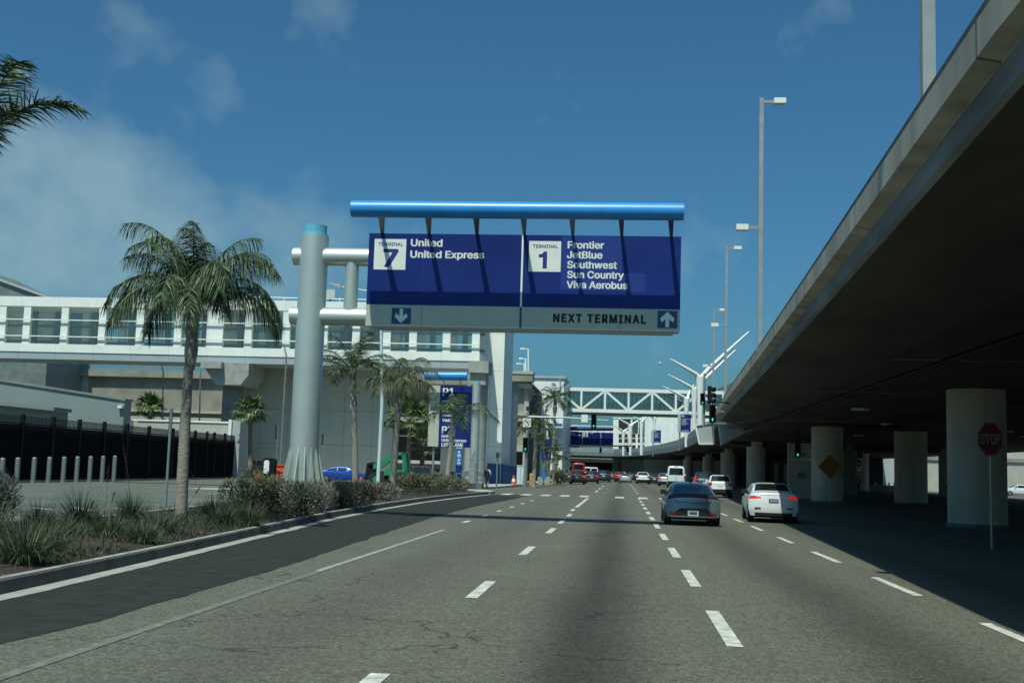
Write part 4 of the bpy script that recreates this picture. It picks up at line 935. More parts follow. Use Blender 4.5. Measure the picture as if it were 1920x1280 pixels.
for k, px_ in enumerate(vt):
    x = tx(px_); m = MB(); m.box(x - .17, x + .17, TYY + .02, TYY + .3, zb1, zt0); m.build('post', 'white_paint', tb_)
for k in range(-1, 7):
    xa, xb = tx(1090 + 44.3 * k), tx(1090 + 44.3 * (k + 1))
    za, zb = (zt0, zb1) if k % 2 else (zb1, zt0)
    if k == -1: za, zb = zt0, zb1
    m = MB(); m.bar((xa + .2, TYY + .16, za), (xb - .2, TYY + .16, zb), .26, .36); m.build('diagonal', 'white_paint', tb_)
m = MB(); m.box(XA, XB, TYY + 1.0, TYY + 1.03, zb1, zt0); m.build('glazing', 'dark_glass', tb_)
m = MB()
x = XA
while x < XB: m.bar((x, TYY + .95, zb1), (x, TYY + .95, zt0), .05); x += .65
for z in (zb1 + .6, zb1 + .95, zt0 - .35): m.bar((XA, TYY + .95, z), (XB, TYY + .95, z), .05)
for k in range(8): x = tx(1086 + 44.3 * k); m.bar((x - .3, TYY + 2.5, zb1), (x - .3, TYY + 2.5, zt0), .3)
m.build('window_frame', 'dark', tb_)

# white steel trees
def steel_tree(label, base, fork, tips, r, Y, zbase):
    t = thing('steel_tree', label, 'steel tree', P(base[0], base[1], Y), 'white branching steel trees')
    f = P(fork[0], fork[1], Y); b = Vector((f.x + .1, Y, zbase))
    m = MB(); m.tube([b, f - Vector((0, 0, 2.2 * r / .35)), f], [r * .8, r * .85, r * 1.35], 12); m.build('trunk', 'white_paint', t, True)
    for (qx, qy), dy in tips:
        e = P(qx, qy, Y + dy); m = MB(); dirn = (e - f)
        s0 = f - Vector((0, 0, 1.6 * r / .35)); side = 1 if dirn.x > 0 else -1
        c1 = f + Vector((side * r * .8, 0, r * .3)); c2 = f + dirn * .16
        m.tube([s0, s0 + (c1 - s0) * .6, c1, c2, f + dirn * .5, e], [r * .7, r * .75, r * .8, r * .62, r * .5, r * .22], 10); m.build('branch', 'white_paint', t, True)
steel_tree('tallest white steel tree with long branches above the truss bridge', (1314, 795), (1313, 706), (((1257, 673), -2), ((1404, 622), 1)), .5, 165, 6)
steel_tree('second white steel tree just left of the tallest one', (1301, 795), (1302, 729), (((1253, 702), -2), ((1379, 656), 2)), .42, 180, 6)
steel_tree('third white steel tree in front of the truss bridge', (1286, 790), (1287, 747), (((1243, 724), -2), ((1301, 721), 2)), .38, 186, 6)
steel_tree('far white steel tree below the truss bridge, left of the white wall', (1203, 835), (1203, 789), (((1182, 778), -2), ((1218, 777), 2)), .45, 288, 6)
steel_tree('farther white steel tree behind the second overhead sign', (1182, 840), (1182, 797), (((1155, 782), -2), ((1215, 777), 2)), .45, 300, 6)
steel_tree('farthest small white steel tree among the far windows', (1169, 840), (1169, 808), (((1150, 797), -2), ((1186, 798), 2)), .4, 310, 6)
steel_tree('thin arched white steel tree before the white wall', (1227, 800), (1227, 784), (((1214, 778), -2), ((1240, 778), 2)), .3, 282, 6)

# far white buildings
def fbox(name, label, cat, px0, px1, pyt, Y, m_, depth=20, zb=0.0, parts=()):
    a, b = P(px0, pyt, Y), P(px1, pyt, Y); t = thing(name, label, cat, ((a.x + b.x) / 2, Y, 0)); zt = (a.z + b.z) / 2
    m = MB(); m.box(a.x, b.x, Y, Y + depth, zb, zt - .3); m.build('wall', m_, t)
    m = MB(); m.box(a.x - .15, b.x + .15, Y - .15, Y + depth, zt - .3, zt); m.build('roof', 'white_panel', t)
    return t
fbox('terminal_building', 'large blank white wall with vertical joints under the truss bridge', 'building', 1210, 1500, 777, 330, 'white_siding', 25)
t = fbox('terminal_building', 'far white building with a grid of dark windows beyond the blue sign', 'building', 1150, 1211, 783, 345, 'white_panel', 25)
for (pa, pb) in (((1160, 785), (1182, 806)), ((1186, 786), (1196, 812)), ((1198, 786), (1209, 812))):
    m = MB(); a, b = P(pa[0], pa[1], 345), P(pb[0], pb[1], 345); m.box(a.x, b.x, 344.9, 345, b.z, a.z); m.build('window', 'dark_glass' if pa[0] > 1185 else 'garage_dark', t)
for r_0, r_1 in ((813, 820), (822, 829), (834, 841)):
    for px_ in (1160, 1170, 1185, 1196, 1204):
        m = MB(); a, b = P(px_, r_0, 345), P(px_ + 6.5, r_1, 345); m.box(a.x, b.x, 344.9, 345, b.z, a.z); m.build('window', 'garage_dark', t)
t = fbox('terminal_building', 'low far white building seen below the second overhead sign', 'building', 1030, 1152, 797, 360, 'white_panel', 25)
for px_ in (1078, 1084, 1091, 1098, 1104):
    m = MB(); a, b = P(px_, 836, 360), P(px_ + 2.6, 846, 360); m.box(a.x, b.x, 359.85, 360, b.z, a.z); m.build('window', 'dark', t)
m = MB(); a, b = P(1057, 838.5, 360), P(1080, 842, 360); m.box(a.x, b.x, 359.7, 360, b.z, a.z); m.build('awning', 'bright_blue', t)
# green hill roof showing behind the overpass
m = MB(); a = P(1345, 760, 380); vs = []
m.prism([(P(1350, 732, 380).x, 380, 6), (P(1420, 732, 380).x, 380, 6), (P(1420, 705, 380).x, 380, P(1380, 712, 380).z), (P(1375, 715, 380).x, 380, P(1375, 716, 380).z), (P(1350, 727, 380).x, 380, P(1350, 727, 380).z)], (0, 20, 0))
hl = thing('arched_roof', 'pale green arched roof peeping over the overpass edge', 'building', (a.x, 380, 0)); m.build('roof', 'green_paint', hl)
# second overhead sign
S2 = 205.0
s2 = thing('overhead_sign', 'distant second blue overhead terminal sign below the truss bridge', 'overhead sign', P(1037, 900, S2))
a, b = P(1055, 807.5, S2), P(1149.5, 835, S2)
m = MB(); m.box(a.x, b.x, S2, S2 + .8, b.z, a.z); m.build('sign_face', 'sign_blue', s2); sfx = s2.children[0]
m = MB(); m.box(a.x, b.x, S2 + .01, S2 + .8, b.z - .55, b.z - .01); m.build('arrow_strip', 'mesh_grey', s2)
t0, t1 = P(1054, 803.5, S2 - 1.2), P(1150, 804, S2 - 1.2)
m = MB(); m.tube([(t0.x, S2 - 1.2, t0.z), (t1.x, S2 - 1.2, t1.z)], .33, 18); m.build('light_tube', 'sign_blue', s2, True)
for k in range(8): x = t0.x + .5 + k * 1.15; m = MB(); m.bar((x, S2 - 1.1, t0.z - .2), (x, S2, a.z), .08); m.build('bracket', 'pale_grey', s2)
m = MB(); m.box(a.x, b.x, S2 - .03, S2 - .01, a.z - .1, a.z); m.box(P(1091.8, 820, S2).x, P(1092.6, 820, S2).x, S2 - .03, S2 - .01, b.z, a.z); m.box(P(1126.2, 820, S2).x, P(1126.9, 820, S2).x, S2 - .03, S2 - .01, b.z, a.z); m.build('divider', 'white_panel', s2)
for px_, n in ((1057, '7'), (1094, '2')):
    q, q2 = P(px_, 809.5, S2), P(px_ + 8, 818.5, S2); m = MB(); m.box(q.x, q2.x, S2 - .03, S2 - .01, q2.z, q.z); m.build('terminal_plate', 'sign_white', sfx)
    text('numeral', n, 'letter_navy', sfx, q.x + .25, q2.z + .1, S2 - .05, .55, q2.x - .2, .03)
for body, px0, px1_, py in (('United', 1067, 1078, 812.5), ('United Express', 1067, 1088, 815.8), ('Delta', 1106, 1112, 812)):
    q, q2 = P(px0, py, S2), P(px1_, py, S2); text('lettering', body, 'sign_white', sfx, q.x, q.z, S2 - .02, .2, q2.x, .02)
m = MB(); q = P(1037, 790, S2); m.tube([(q.x, S2 + .4, 0), (q.x, S2 + .4, q.z)], .5, 20); m.tube([(q.x, S2 + .4, P(1037, 815, S2).z), (a.x + .1, S2 + .4, P(1037, 815, S2).z)], .3, 12); m.tube([(q.x, S2 + .4, P(1037, 831, S2).z), (a.x + .1, S2 + .4, P(1037, 831, S2).z)], .3, 12); m.build('post', 'silver_paint', s2, True)
# blue signs hung by the far bend
def hung_sign(px0, px1_, py0, py1, pg, Y, label):
    a, b = P(px0, py0, Y), P(px1_, py1, Y); t = thing('hanging_sign', label, 'sign', (a.x, Y, b.z), 'blue signs on the far bend'); m = MB()
    m.box(a.x, b.x, Y, Y + .25, b.z, a.z); f = m.build('sign_face', 'sign_blue', t)
    g = P(pg, py0, Y); m = MB(); m.box(g.x, a.x - .01, Y + .01, Y + .25, b.z, a.z); m.build('side_panel', 'pale_grey', t)
    h = a.z - b.z; wd = b.x - a.x; text('lettering', 'P1', 'sign_white', f, a.x + wd * .1, a.z - h * .16, Y - .02, h * .1, a.x + wd * .36, .03)
    m = MB()
    for k in range(6): m.box(a.x + wd * .1, a.x + wd * (.85, .5, .6, .55, .75, .5)[k], Y - .02, Y - .005, a.z - h * (.25 + .065 * k) - h * .03, a.z - h * (.25 + .065 * k))
    m.box(a.x + wd * .1, a.x + wd * .8, Y - .02, Y - .005, b.z + h * .06, b.z + h * .1); m.build('lettering', 'pale_grey', f)
    m = MB(); m.tube([(a.x - .1, Y + .3, 5.2), (a.x - .1, Y + .3, a.z)], .12, 8); m.build('post', 'galvanised', t)
hung_sign(1276.5, 1295, 776, 810, 1271, 176, 'larger blue parking sign hanging below the truss bridge')
hung_sign(1226, 1239, 806, 830, 1221, 250, 'smaller blue parking sign before the white wall at the bend')
# terminal frontage deep under the roadway, coloured dark to keep side light down
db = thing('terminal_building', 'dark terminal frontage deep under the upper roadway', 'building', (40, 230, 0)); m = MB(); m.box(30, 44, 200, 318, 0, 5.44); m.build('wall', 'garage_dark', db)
for k, (px_, w_) in enumerate(((1452, 3), (1470, 4))):
    a = P(px_, 850, 199.9); m = MB(); m.box(a.x, a.x + w_ * .2, 199.85, 200, 1, 4); m.build('window', 'pale_grey', db)
bw2 = thing('darkening_wall', 'dark wall added to darken the underpass at the far end of the road', 'wall', (0, 325, 0)); m = MB(); m.box(-44, 46, 346, 347, 0, 5.44); m.build('wall', 'garage_dark', bw2)  # wall added so that the far underpass comes out dark
pg = thing('parking_garage', 'sunlit beige garage wall beyond the overpass at the right edge', 'parking garage', (75, 215, 0)); m = MB(); m.box(52, 110, 212, 222, 0, 14); m.build('wall', 'tan_light', pg); m = MB(); m.box(52, 110, 211.7, 212, 5.5, 6.2); m.build('ledge', 'tan_concrete', pg)
gw2 = thing('panel_wall', 'pale grey wall seen between the two dark columns', 'wall', (48, 190, 0)); m = MB(); m.box(46.5, 51.9, 212, 213, 0, 9); m.build('wall', 'pale_grey', gw2)
m = MB(); m.box(24, 46, 186, 186.6, 0, .9); db3 = m.build('barrier_wall', 'concrete', None, loc=(35, 186, 0)); tag(db3, 'low concrete barrier far under the overpass', 'barrier')
rng = random.Random(3)
for i, px_ in enumerate((1625, 1641, 1660, 1667, 1677)):
    q = G(px_, 919.5); t = MB(); t.tube([(q.x, q.y, 0), (q.x, q.y, 1.35)], .13, 10); o = t.build('bollard', 'galvanised', None, True, loc=(q.x, q.y, 0)); tag(o, 'pale %s bollard far under the overpass right of the worker' % ('first', 'second', 'third', 'fourth', 'fifth')[i], 'bollard', 'bollards under the overpass')
# aeroplane
ap = thing('airplane', 'tiny white airliner approaching in the sky above the truss bridge', 'airplane', P(1237, 682.5, 1900)); c = P(1237, 682.5, 1900)
m = MB(); m.tube([c + Vector((0, -18, 0)), c + Vector((0, -14, 0)), c + Vector((0, 12, 0)), c + Vector((0, 20, .8))], [.5, 1.9, 1.9, .4], 12); m.build('fuselage', 'white_panel', ap, True)
m = MB(); m.prism([c + Vector((0, -5, -1)), c + Vector((17, 5, .6)), c + Vector((17, 7, .6)), c + Vector((0, 3, -1)), c + Vector((-17, 7, .6)), c + Vector((-17, 5, .6))], (0, 0, .4)); m.build('wing', 'pale_grey', ap)
m = MB(); m.prism([c + Vector((-.15, 13, 1)), c + Vector((-.15, 19, 1)), c + Vector((-.15, 20, 6.5)), c + Vector((-.15, 17.5, 6.5))], (.3, 0, 0)); m.prism([c + Vector((0, 15, .8)), c + Vector((6.5, 18.5, 1.2)), c + Vector((6.5, 20, 1.2)), c + Vector((0, 19, .8)), c + Vector((-6.5, 20, 1.2)), c + Vector((-6.5, 18.5, 1.2))], (0, 0, .25)); m.build('tail', 'white_panel', ap)

# ================================================================== PALMS
GRAV = Vector((0, 0, -1))
def frond(mb_, base, az, el, L, droop, ll, n, rng, hang=1.0, lw=.03, curl=0.0):
    """feather palm leaf: arching rib with two rows of drooping leaflets"""
    p = Vector(base); d = Vector((math.cos(az) * math.cos(el), math.sin(az) * math.cos(el), math.sin(el))); step = L / n
    rib = [p.copy()]; dirs = [d.copy()]
    for i in range(n):
        t = (i + 1) / n
        d = (d + GRAV * droop * (.35 + 1.3 * t) / n + Vector((-math.sin(az), math.cos(az), 0)) * curl / n).normalized(); p = p + d * step; rib.append(p.copy()); dirs.append(d.copy())
    mb_.tube(rib[::3] + [rib[-1]] if (n % 3) else rib[::3], [.028 * (1 - .8 * k / max(1, len(rib[::3]) - 1)) for k in range(len(rib[::3]) + (1 if n % 3 else 0))], 4, False)
    for i in range(2, n + 1):
        t = i / n
        if t < .12: continue
        prof = min(1, (t - .05) * 4) * (1 - .55 * max(0, t - .55) / .45)
        for sd in (-1, 1):
            for rep in (0, 1):
                l = ll * prof * rng.uniform(.75, 1.12); dd = dirs[i]
                side = dd.cross(Vector((0, 0, 1)))
                if side.length < .05: side = Vector((math.cos(az + 1.57), math.sin(az + 1.57), 0))
                side = side.normalized() * sd; up = side.cross(dd).normalized() * sd
                if up.z < 0: up = -up
                v = (side * rng.uniform(.65, 1.0) + dd * rng.uniform(.35, .8) + up * rng.uniform(-.1, .75)).normalized()
                q = rib[i] - dirs[i] * step * rng.random() ; prev = q; k_ = 3; wv = (v.cross(Vector((rng.uniform(-1, 1), rng.uniform(-1, 1), .3)))).normalized()
                vs = []; w0 = lw * rng.uniform(.7, 1.2)
                for j in range(k_ + 1):
                    ww = w0 * (1, 1, .75, .06)[j] * .5
                    vs += [prev - wv * ww, prev + wv * ww]
                    v = (v + GRAV * hang * rng.uniform(.5, .95)).normalized(); prev = prev + v * l / k_
                mb_.add(vs, [(0, 1, 3, 2), (2, 3, 5, 4), (4, 5, 7, 6)])
def trunk_mesh(pts, rad, n=16): m = MB(); m.tube(pts, rad, n); return m
def queen_palm(label, base, top, r0, r1, nf, L, ll, seed, droop=1.5, hang=.75, group='feather palms in the planted strip', sheath_len=1.3, nl=30, els=(.15, 1.25), leaf='leaf_palm', azs=None, lw=.035, skirt=0):
    rng = random.Random(seed); base = Vector(base); top = Vector(top)
    t = thing('palm_tree', label, 'palm tree', base, group)
    ax = top - base; H_ = ax.length
    pts = []; rad = []
    for k in range(25):
        s = k / 24; pts.append(base + ax * s + Vector((math.sin(s * 3 + seed) * .04, 0, 0))); rad.append((r0 + (r1 - r0) * s) * (1 + .035 * math.sin(k * 2.6)) * (1.2 if k == 0 else 1))
    s0 = max(.1, 1 - sheath_len / H_)
    m = trunk_mesh([p for p, k in zip(pts, range(25)) if k / 24 <= s0 + .05], [q for q, k in zip(rad, range(25)) if k / 24 <= s0 + .05]); m.build('trunk', 'bark_grey', t, True)
    # upper trunk wrapped in torn leaf sheaths
    m = MB(); n = 13
    sp = [base + ax * (s0 + (1 - s0) * k / n) for k in range(n + 1)]
    sr = [r1 * (1.05 + .55 * math.sin(min(1, k / n * 1.5) * math.pi) + rng.uniform(-.12, .12)) * (1 if k < n else .5) for k in range(n + 1)]
    m.tube(sp, sr, 14)
    for k in range(46):
        s = s0 + (1 - s0) * rng.uniform(.05, .95); a = rng.uniform(0, 6.28); c = base + ax * s; o = Vector((math.cos(a), math.sin(a), 0)); rr = r1 * 1.25
        l = rng.uniform(.14, .4) * max(.6, sheath_len / 1.3); tt = Vector((-o.y, o.x, 0)) * rng.uniform(.03, .07)
        m.add([c + o * rr * .8 - tt, c + o * rr * .8 + tt, c + o * (rr * 1.25) + Vector((0, 0, l)) + tt * .3, c + o * (rr * 1.2) + Vector((0, 0, l * .95)) - tt * .5], [(0, 1, 2, 3)])
    m.build('leaf_sheath', 'sheath', t)
    m = MB()
    for i in range(nf):
        s = (i + .5) / nf
        el = els[1] + (els[0] - els[1]) * s + rng.uniform(-.1, .1); az = (i * 2.39996 + seed + rng.uniform(-.25, .25)) if azs is None else azs[i % len(azs)] + rng.uniform(-.15, .15)
        frond(m, top + Vector((math.cos(az), math.sin(az), 0)) * r1 * .5 + Vector((0, 0, rng.uniform(-.15, .15))), az, el, L * rng.uniform(.82, 1.1) * (.8 if s < .12 else 1), droop * rng.uniform(.8, 1.2), ll, nl, rng, hang, lw, rng.uniform(-.4, .4))
    m.build('crown', leaf, t)
    if skirt:
        m = MB()
        for i in range(skirt): az = rng.uniform(0, 6.28); frond(m, top - Vector((0, 0, .2)), az, -.6, L * .6, .8, ll * .6, 14, rng, .8, lw)
        m.build('dead_fronds', 'bark_brown', t)
    return t
def fan_palm(label, base, top, r, nl, L, seed, leaf='leaf_fan', group='fan palms beyond the planted strip', spread=1.0, br='bark_brown'):
    rng = random.Random(seed); base = Vector(base); top = Vector(top); t = thing('fan_palm', label, 'palm tree', base, group)
    m = MB(); n = 14; m.tube([base + (top - base) * k / n for k in range(n + 1)], [r * (1.1 - .35 * k / n) * rng.uniform(.88, 1.12) for k in range(n + 1)], 12); 
    for k in range(60):
        s = rng.uniform(.25, 1); a = rng.uniform(0, 6.28); c = base + (top - base) * s; o = Vector((math.cos(a), math.sin(a), 0)); tt = Vector((-o.y, o.x, 0)) * r * .25
        m.add([c + o * r * .7 - tt, c + o * r * .7 + tt, c + o * r * 1.35 + Vector((0, 0, r * .9))], [(0, 1, 2)])
    m.build('trunk', br, t)
    m = MB()
    for i in range(nl):
        az = i * 2.39996 + rng.uniform(-.2, .2); el = 1.35 - 1.75 * (i + .5) / nl * spread + rng.uniform(-.1, .1)
        d = Vector((math.cos(az) * math.cos(el), math.sin(az) * math.cos(el), math.sin(el))); pl = L * rng.uniform(.4, .6); h = top + d * pl - Vector((0, 0, .1 * pl))
        m.tube([top, h], [.03, .02], 4, False)
        side = d.cross(Vector((0, 0, 1))).normalized(); up = side.cross(d); ns = 15
        for j in range(ns):
            a = (j / (ns - 1) - .5) * 2.5; dj = (d * math.cos(a) + side * math.sin(a) + up * rng.uniform(-.1, .12)).normalized(); l = L * rng.uniform(.5, .66) * (1 - .22 * abs(a) / 1.25)
            ww = side * math.cos(a) - d * math.sin(a); w0 = l * .085
            mid = h + dj * l * .6; tip = h + (dj + GRAV * rng.uniform(.15, .5)).normalized() * l
            m.add([h - ww * .01, h + ww * .01, mid + ww * w0, mid - ww * w0, tip], [(0, 1, 2, 3), (3, 2, 4)])
    m.build('crown', leaf, t); return t
b = G(338, 990); tp = P(364, 566, b.y)
queen_palm('biggest feather palm with drooping fronds beside the silver sign post', b, tp, .155, .105, 28, 2.85, 1.1, 3, 2.2, 1.3, sheath_len=1.75, nl=58, els=(.5, 1.42), lw=.026)
# palm whose crown reaches in from the left edge
b = Vector((-12.6, 21, 0)); tp = P(-62, 285, 21)
queen_palm('feather palm at the left edge, only one frond in the photo', (tp.x, 21, 0), tp, .19, .15, 11, 3.5, .8, 2, 1.35, .35, azs=[0.0, 2.2, 3.1, 4.0, 1.6, 4.7, 2.7, 5.6, 3.6, 2.0, 4.4], els=(.72, .92), nl=52, lw=.034)
b = P(666, 925, 57); tp = P(661, 692, 57)
queen_palm('dark feather palm with a pale trunk just right of the silver post', (b.x, 57, 0), tp, .17, .13, 13, 2.5, .8, 7, 1.25, .5, sheath_len=2.4, nl=36, els=(.1, 1.35), lw=.026)
b = G(737, 931); tp = P(749, 722, b.y)
queen_palm('feather palm standing just right of the tall pale pole', b, tp, .17, .13, 14, 2.9, 1.2, 11, 2.0, 1.2, sheath_len=1.6, nl=38, lw=.03, leaf='leaf_olive', els=(.3, 1.3))
b = P(838, 905, 84); tp = P(851, 778, 84)
queen_palm('feather palm that hides part of the upright P1 sign', (b.x, 84, 0), tp, .19, .16, 10, 3.3, 1.2, 5, 1.5, .8, sheath_len=2.0, nl=34, lw=.036, els=(.2, 1.1))
a = P(281, 800, 112); fan_palm('fan palm showing above the block wall left of the big palm', (a.x, 112, 0), P(281, 768, 112), .35, 30, 1.9, 21)
a = P(470, 886, 103); fan_palm('fan palm with a brown trunk left of the silver post', (a.x, 103, 0), P(469, 775, 103), .22, 30, 1.9, 22)
a = P(764, 900, 92); fan_palm('bright green fan palm between two feather palms', (a.x, 92, 0), P(768, 792, 92), .2, 26, 2.3, 23, spread=.9)
a = P(792, 880, 128); fan_palm('small fan palm in the shade below the garage decks', (a.x, 128, 0), P(792, 838, 128), .3, 20, 2.2, 24, 'leaf_olive')
# palms at the far left corner
a = P(1001, 906, 112); queen_palm('feather palm standing right of the no left turn sign', (a.x, 112, 0), P(1004, 797, 112), .2, .17, 13, 2.5, 1.0, 31, 1.9, .6, group='palms at the far left corner', nl=20, lw=.055, leaf='leaf_olive', sheath_len=1.2)
a = P(1037, 900, 140); queen_palm('tallest far palm before the white panelled building', (a.x, 140, 0), P(1041, 748, 140), .2, .17, 17, 2.8, .9, 33, 1.3, .45, group='palms at the far left corner', nl=20, lw=.055, els=(-.5, 1.4), sheath_len=1.8)
for i, ((x0, y0), (x1_, y1), lab) in enumerate((((1025, 900), (1019, 826), 'slender far palm with the highest crown of the leaning clump'), ((1031, 900), (1029, 846), 'slender far palm in the middle of the leaning clump'), ((1036, 900), (1046, 862), 'slender far palm leaning to the right towards the road'))):
    a, b = P(x0, y0, 128), P(x1_, y1, 128); queen_palm(lab, (a.x, 128, .1), b, .14, .11, 8, 2.1, .8, 40 + i, 1.7, .6, group='palms at the far left corner', nl=16, lw=.05, sheath_len=.7)

# ================================================================== SHRUBS, GRASSES, GROUND COVER
def shrub(label, c, rx, ry, h, n, seed, leaf='shrub_green', stem='twig', size=.07, thin=.3):
    rng = random.Random(seed); t = thing('shrub', label, 'shrub', c, 'shrubs in the planted strip'); c = Vector(c)
    st = MB(); m = MB(); tips = []
    ns = max(14, int(n / 120))
    lobes = [(rng.uniform(-.55, .55), rng.uniform(-.55, .55), rng.uniform(.45, .75), rng.uniform(.32, .5)) for _ in range(9)]
    for k in range(ns):
        lo = lobes[k % 9]; e = Vector((c.x + rx * (lo[0] + rng.uniform(-.4, .4)), c.y + ry * (lo[1] + rng.uniform(-.4, .4)), c.z + h * rng.uniform(.55, 1.05)))
        b0 = c + Vector((rng.uniform(-.25, .25) * rx, rng.uniform(-.25, .25) * ry, 0)); mid = (b0 + e) / 2 + Vector((rng.uniform(-.1, .1), rng.uniform(-.1, .1), .05)) * h
        st.tube([b0, mid, e], [.014, .009, .003], 4, False)
    st.build('stems', stem, t)
    for k in range(n):
        lo = rng.choice(lobes)
        while True:
            q = Vector((rng.uniform(-1, 1), rng.uniform(-1, 1), rng.uniform(-1, 1)))
            if .2 < q.length < 1: break
        if rng.random() < .65: q = q.normalized() * rng.uniform(.75, 1.08)
        p = Vector((c.x + rx * (lo[0] + q.x * lo[3] * 1.05), c.y + ry * (lo[1] + q.y * lo[3] * 1.05), c.z + h * max(.02, lo[2] - .08 + q.z * lo[3])))
        d = (Vector((q.x, q.y, q.z * .6 + .55)) + Vector((rng.uniform(-.7, .7), rng.uniform(-.7, .7), rng.uniform(-.4, .7)))).normalized(); l = size * rng.uniform(.6, 1.7); s = d.cross(Vector((rng.uniform(-1, 1), rng.uniform(-1, 1), rng.uniform(-1, 1)))).normalized() * l * thin * .5
        m.add([p - s * .4, p + s * .4, p + d * l * .5 + s, p + d * l, p + d * l * .5 - s], [(0, 1, 2, 3, 4)])
    m.build('foliage', leaf, t); return t
BZ = KH
def bedpt(px, py): g_ = G(px, py, BZ); return (g_.x, g_.y, BZ - .02)
shrub('straggly grey shrub cut by the left edge of the photo', bedpt(-8, 985), 1.0, 1.0, 1.15, 5200, 1, 'shrub_grey', 'twig', .08, .22)
q = P(478, 950, 33); shrub('large grey green shrub left of the silver post', (q.x, 33.5, BZ), 1.15, 1.1, 1.15, 7500, 2, 'shrub_green', 'twig', .085, .26)
q = P(548, 950, 32); shrub('wide grey shrub in front of the silver post', (q.x, 33.0, BZ), .8, .8, .95, 4600, 3, 'shrub_grey', 'twig', .08, .24)
q = P(592, 960, 35.2); shrub('pale dry twiggy shrub at the concrete footing of the silver post', (q.x, 35.6, BZ), .55, .5, .95, 2600, 4, 'shrub_dry', 'shrub_dry', .1, .12)
q = P(655, 940, 43); shrub('dark shrub right of the silver post footing', (q.x, 43, BZ), 1.3, 1.3, .82, 6500, 5, 'shrub_dark', 'twig', .09, .26)
q = P(708, 940, 51); shrub('brownish dark shrub at the foot of the tall pale pole', (q.x, 50, BZ), 1.2, 1.5, .75, 4600, 6, 'shrub_grey', 'twig', .1, .24)
q = P(790, 925, 70); shrub('pale green shrub behind the kerb right of the palm trunk', (q.x, 70, BZ), 1.8, 2.0, 1.12, 6500, 7, 'shrub_green', 'twig', .12, .26)
q = P(835, 915, 74); shrub('grey green shrub below the upright P1 sign', (q.x, 74.5, BZ), 1.6, 1.6, 1.0, 5200, 8, 'shrub_grey', 'twig', .12, .26)
q = P(862, 915, 79); shrub('darker shrub left of the upright sign post', (q.x, 79.5, .05), 1.0, 1.2, .85, 3200, 9, 'shrub_green', 'twig', .11, .26)
q = P(436, 895, 104); shrub('small yellow green shrub at the foot of the fan palm', (P(476, 895, 101).x, 101, 0), 1.0, .9, .9, 1800, 10, 'leaf_fan', 'twig', .14, .3)
q = P(1040, 900, 132); shrub('low green shrub on the far left corner beside the road', (P(1048, 900, 132).x, 132, .1), 1.4, 1.5, 1.7, 1800, 11, 'shrub_green', 'twig', .2, .3)
q = P(625, 935, 38.6); shrub('grey shrub tucked behind the silver post', (q.x, 40, BZ), .9, .9, .95, 3000, 12, 'shrub_grey', 'twig', .08, .24)
def grass_clump(label, c, r, h, n, seed, leaf='grass_blade', wd=.011):
    rng = random.Random(seed); c = Vector(c); m = MB()
    for k in range(n):
        a = rng.uniform(0, 6.28); o = Vector((math.cos(a), math.sin(a), 0)); b0 = c + o * r * .22 * rng.random(); lean = rng.uniform(.15, 1.25); l = h * rng.uniform(.6, 1.25)
        v = (o * lean + Vector((0, 0, 1))).normalized(); s = Vector((-o.y, o.x, 0)).lerp(Vector((rng.uniform(-1, 1), rng.uniform(-1, 1), 0)), .4).normalized() * wd * .5; vs = []; p = b0
        for j in range(5):
            f = (1, .9, .75, .45, .05)[j]; vs += [p - s * f, p + s * f]; p = p + v * l / 4; v = (v + GRAV * rng.uniform(.1, .42) * (.4 + lean)).normalized()
        m.add(vs, [(0, 1, 3, 2), (2, 3, 5, 4), (4, 5, 7, 6), (6, 7, 9, 8)])
    o = m.build('grass_clump', leaf, None, loc=c); return tag(o, label, 'grass', 'spiky grass clumps in the planted strip')
clumps = [(45, 1055, .62, .62, 'nearest spiky grass clump at the lower left corner'), (90, 1040, .5, .55, 'grass clump touching the nearest one on its right'), (-15, 1015, .6, .7, 'grass clump cut by the left edge above the nearest one'),
          (150, 985, .62, .68, 'tall dark grass clump right of the short paved walk'), (72, 990, .5, .5, 'grass clump drooping over the short paved walk'), (205, 1010, .5, .5, 'grass clump midway between the walk and the big palm'), (300, 1002, .55, .5, 'pale grass clump left of the foot of the big palm'),
          (245, 975, .55, .62, 'grass clump behind the red flower stalks'), (415, 985, .5, .55, 'grass clump right of the foot of the big palm'), (398, 968, .4, .5, 'small grass clump behind the palm foot on the right'), (268, 1018, .42, .4, 'low grass clump near the kerb before the big palm'), (110, 1010, .4, .45, 'small grass clump behind the kerb at the left'), (470, 985, .45, .5, 'grass clump before the large grey green shrub')]
for i, (px, py, r, h, lab) in enumerate(clumps):
    q = bedpt(px, py); grass_clump(lab, q, r * 1.9, h * (1.2 if q[1] < 22 else 1.3), 620, 60 + i)
def flower_stalk(label, px, pyb, ptx, pty, red=True, seed=0):
    q = Vector(bedpt(px, pyb)); e = P(ptx, pty, q.y); rng = random.Random(seed); t = thing('flower_stalk', label, 'flower stalk', q, 'tall flower stalks of the grass clumps'); mid = q + (e - q) * .55 + Vector((.04, 0, .03))
    m = MB(); m.tube([q, mid, e], [.008, .006, .003], 5, False); m.build('stem', 'twig' if not red else 'flower_red', t)
    m = MB()
    for k in range(34):
        s = rng.uniform(.62, 1); p = q + (e - q) * s; d = Vector((rng.uniform(-1, 1), rng.uniform(-1, 1), rng.uniform(-.2, .8))).normalized(); l = rng.uniform(.03, .06); x = d.cross(Vector((.3, .5, 1))).normalized() * .011
        m.add([p - x, p + x, p + d * l + x, p + d * l - x], [(0, 1, 2, 3)])
    m.build('flower_head', 'flower_red' if red else 'seed_brown', t)
flower_stalk('brown dry seed stalk rising before the black fence', 246, 965, 229, 820, False, 1)
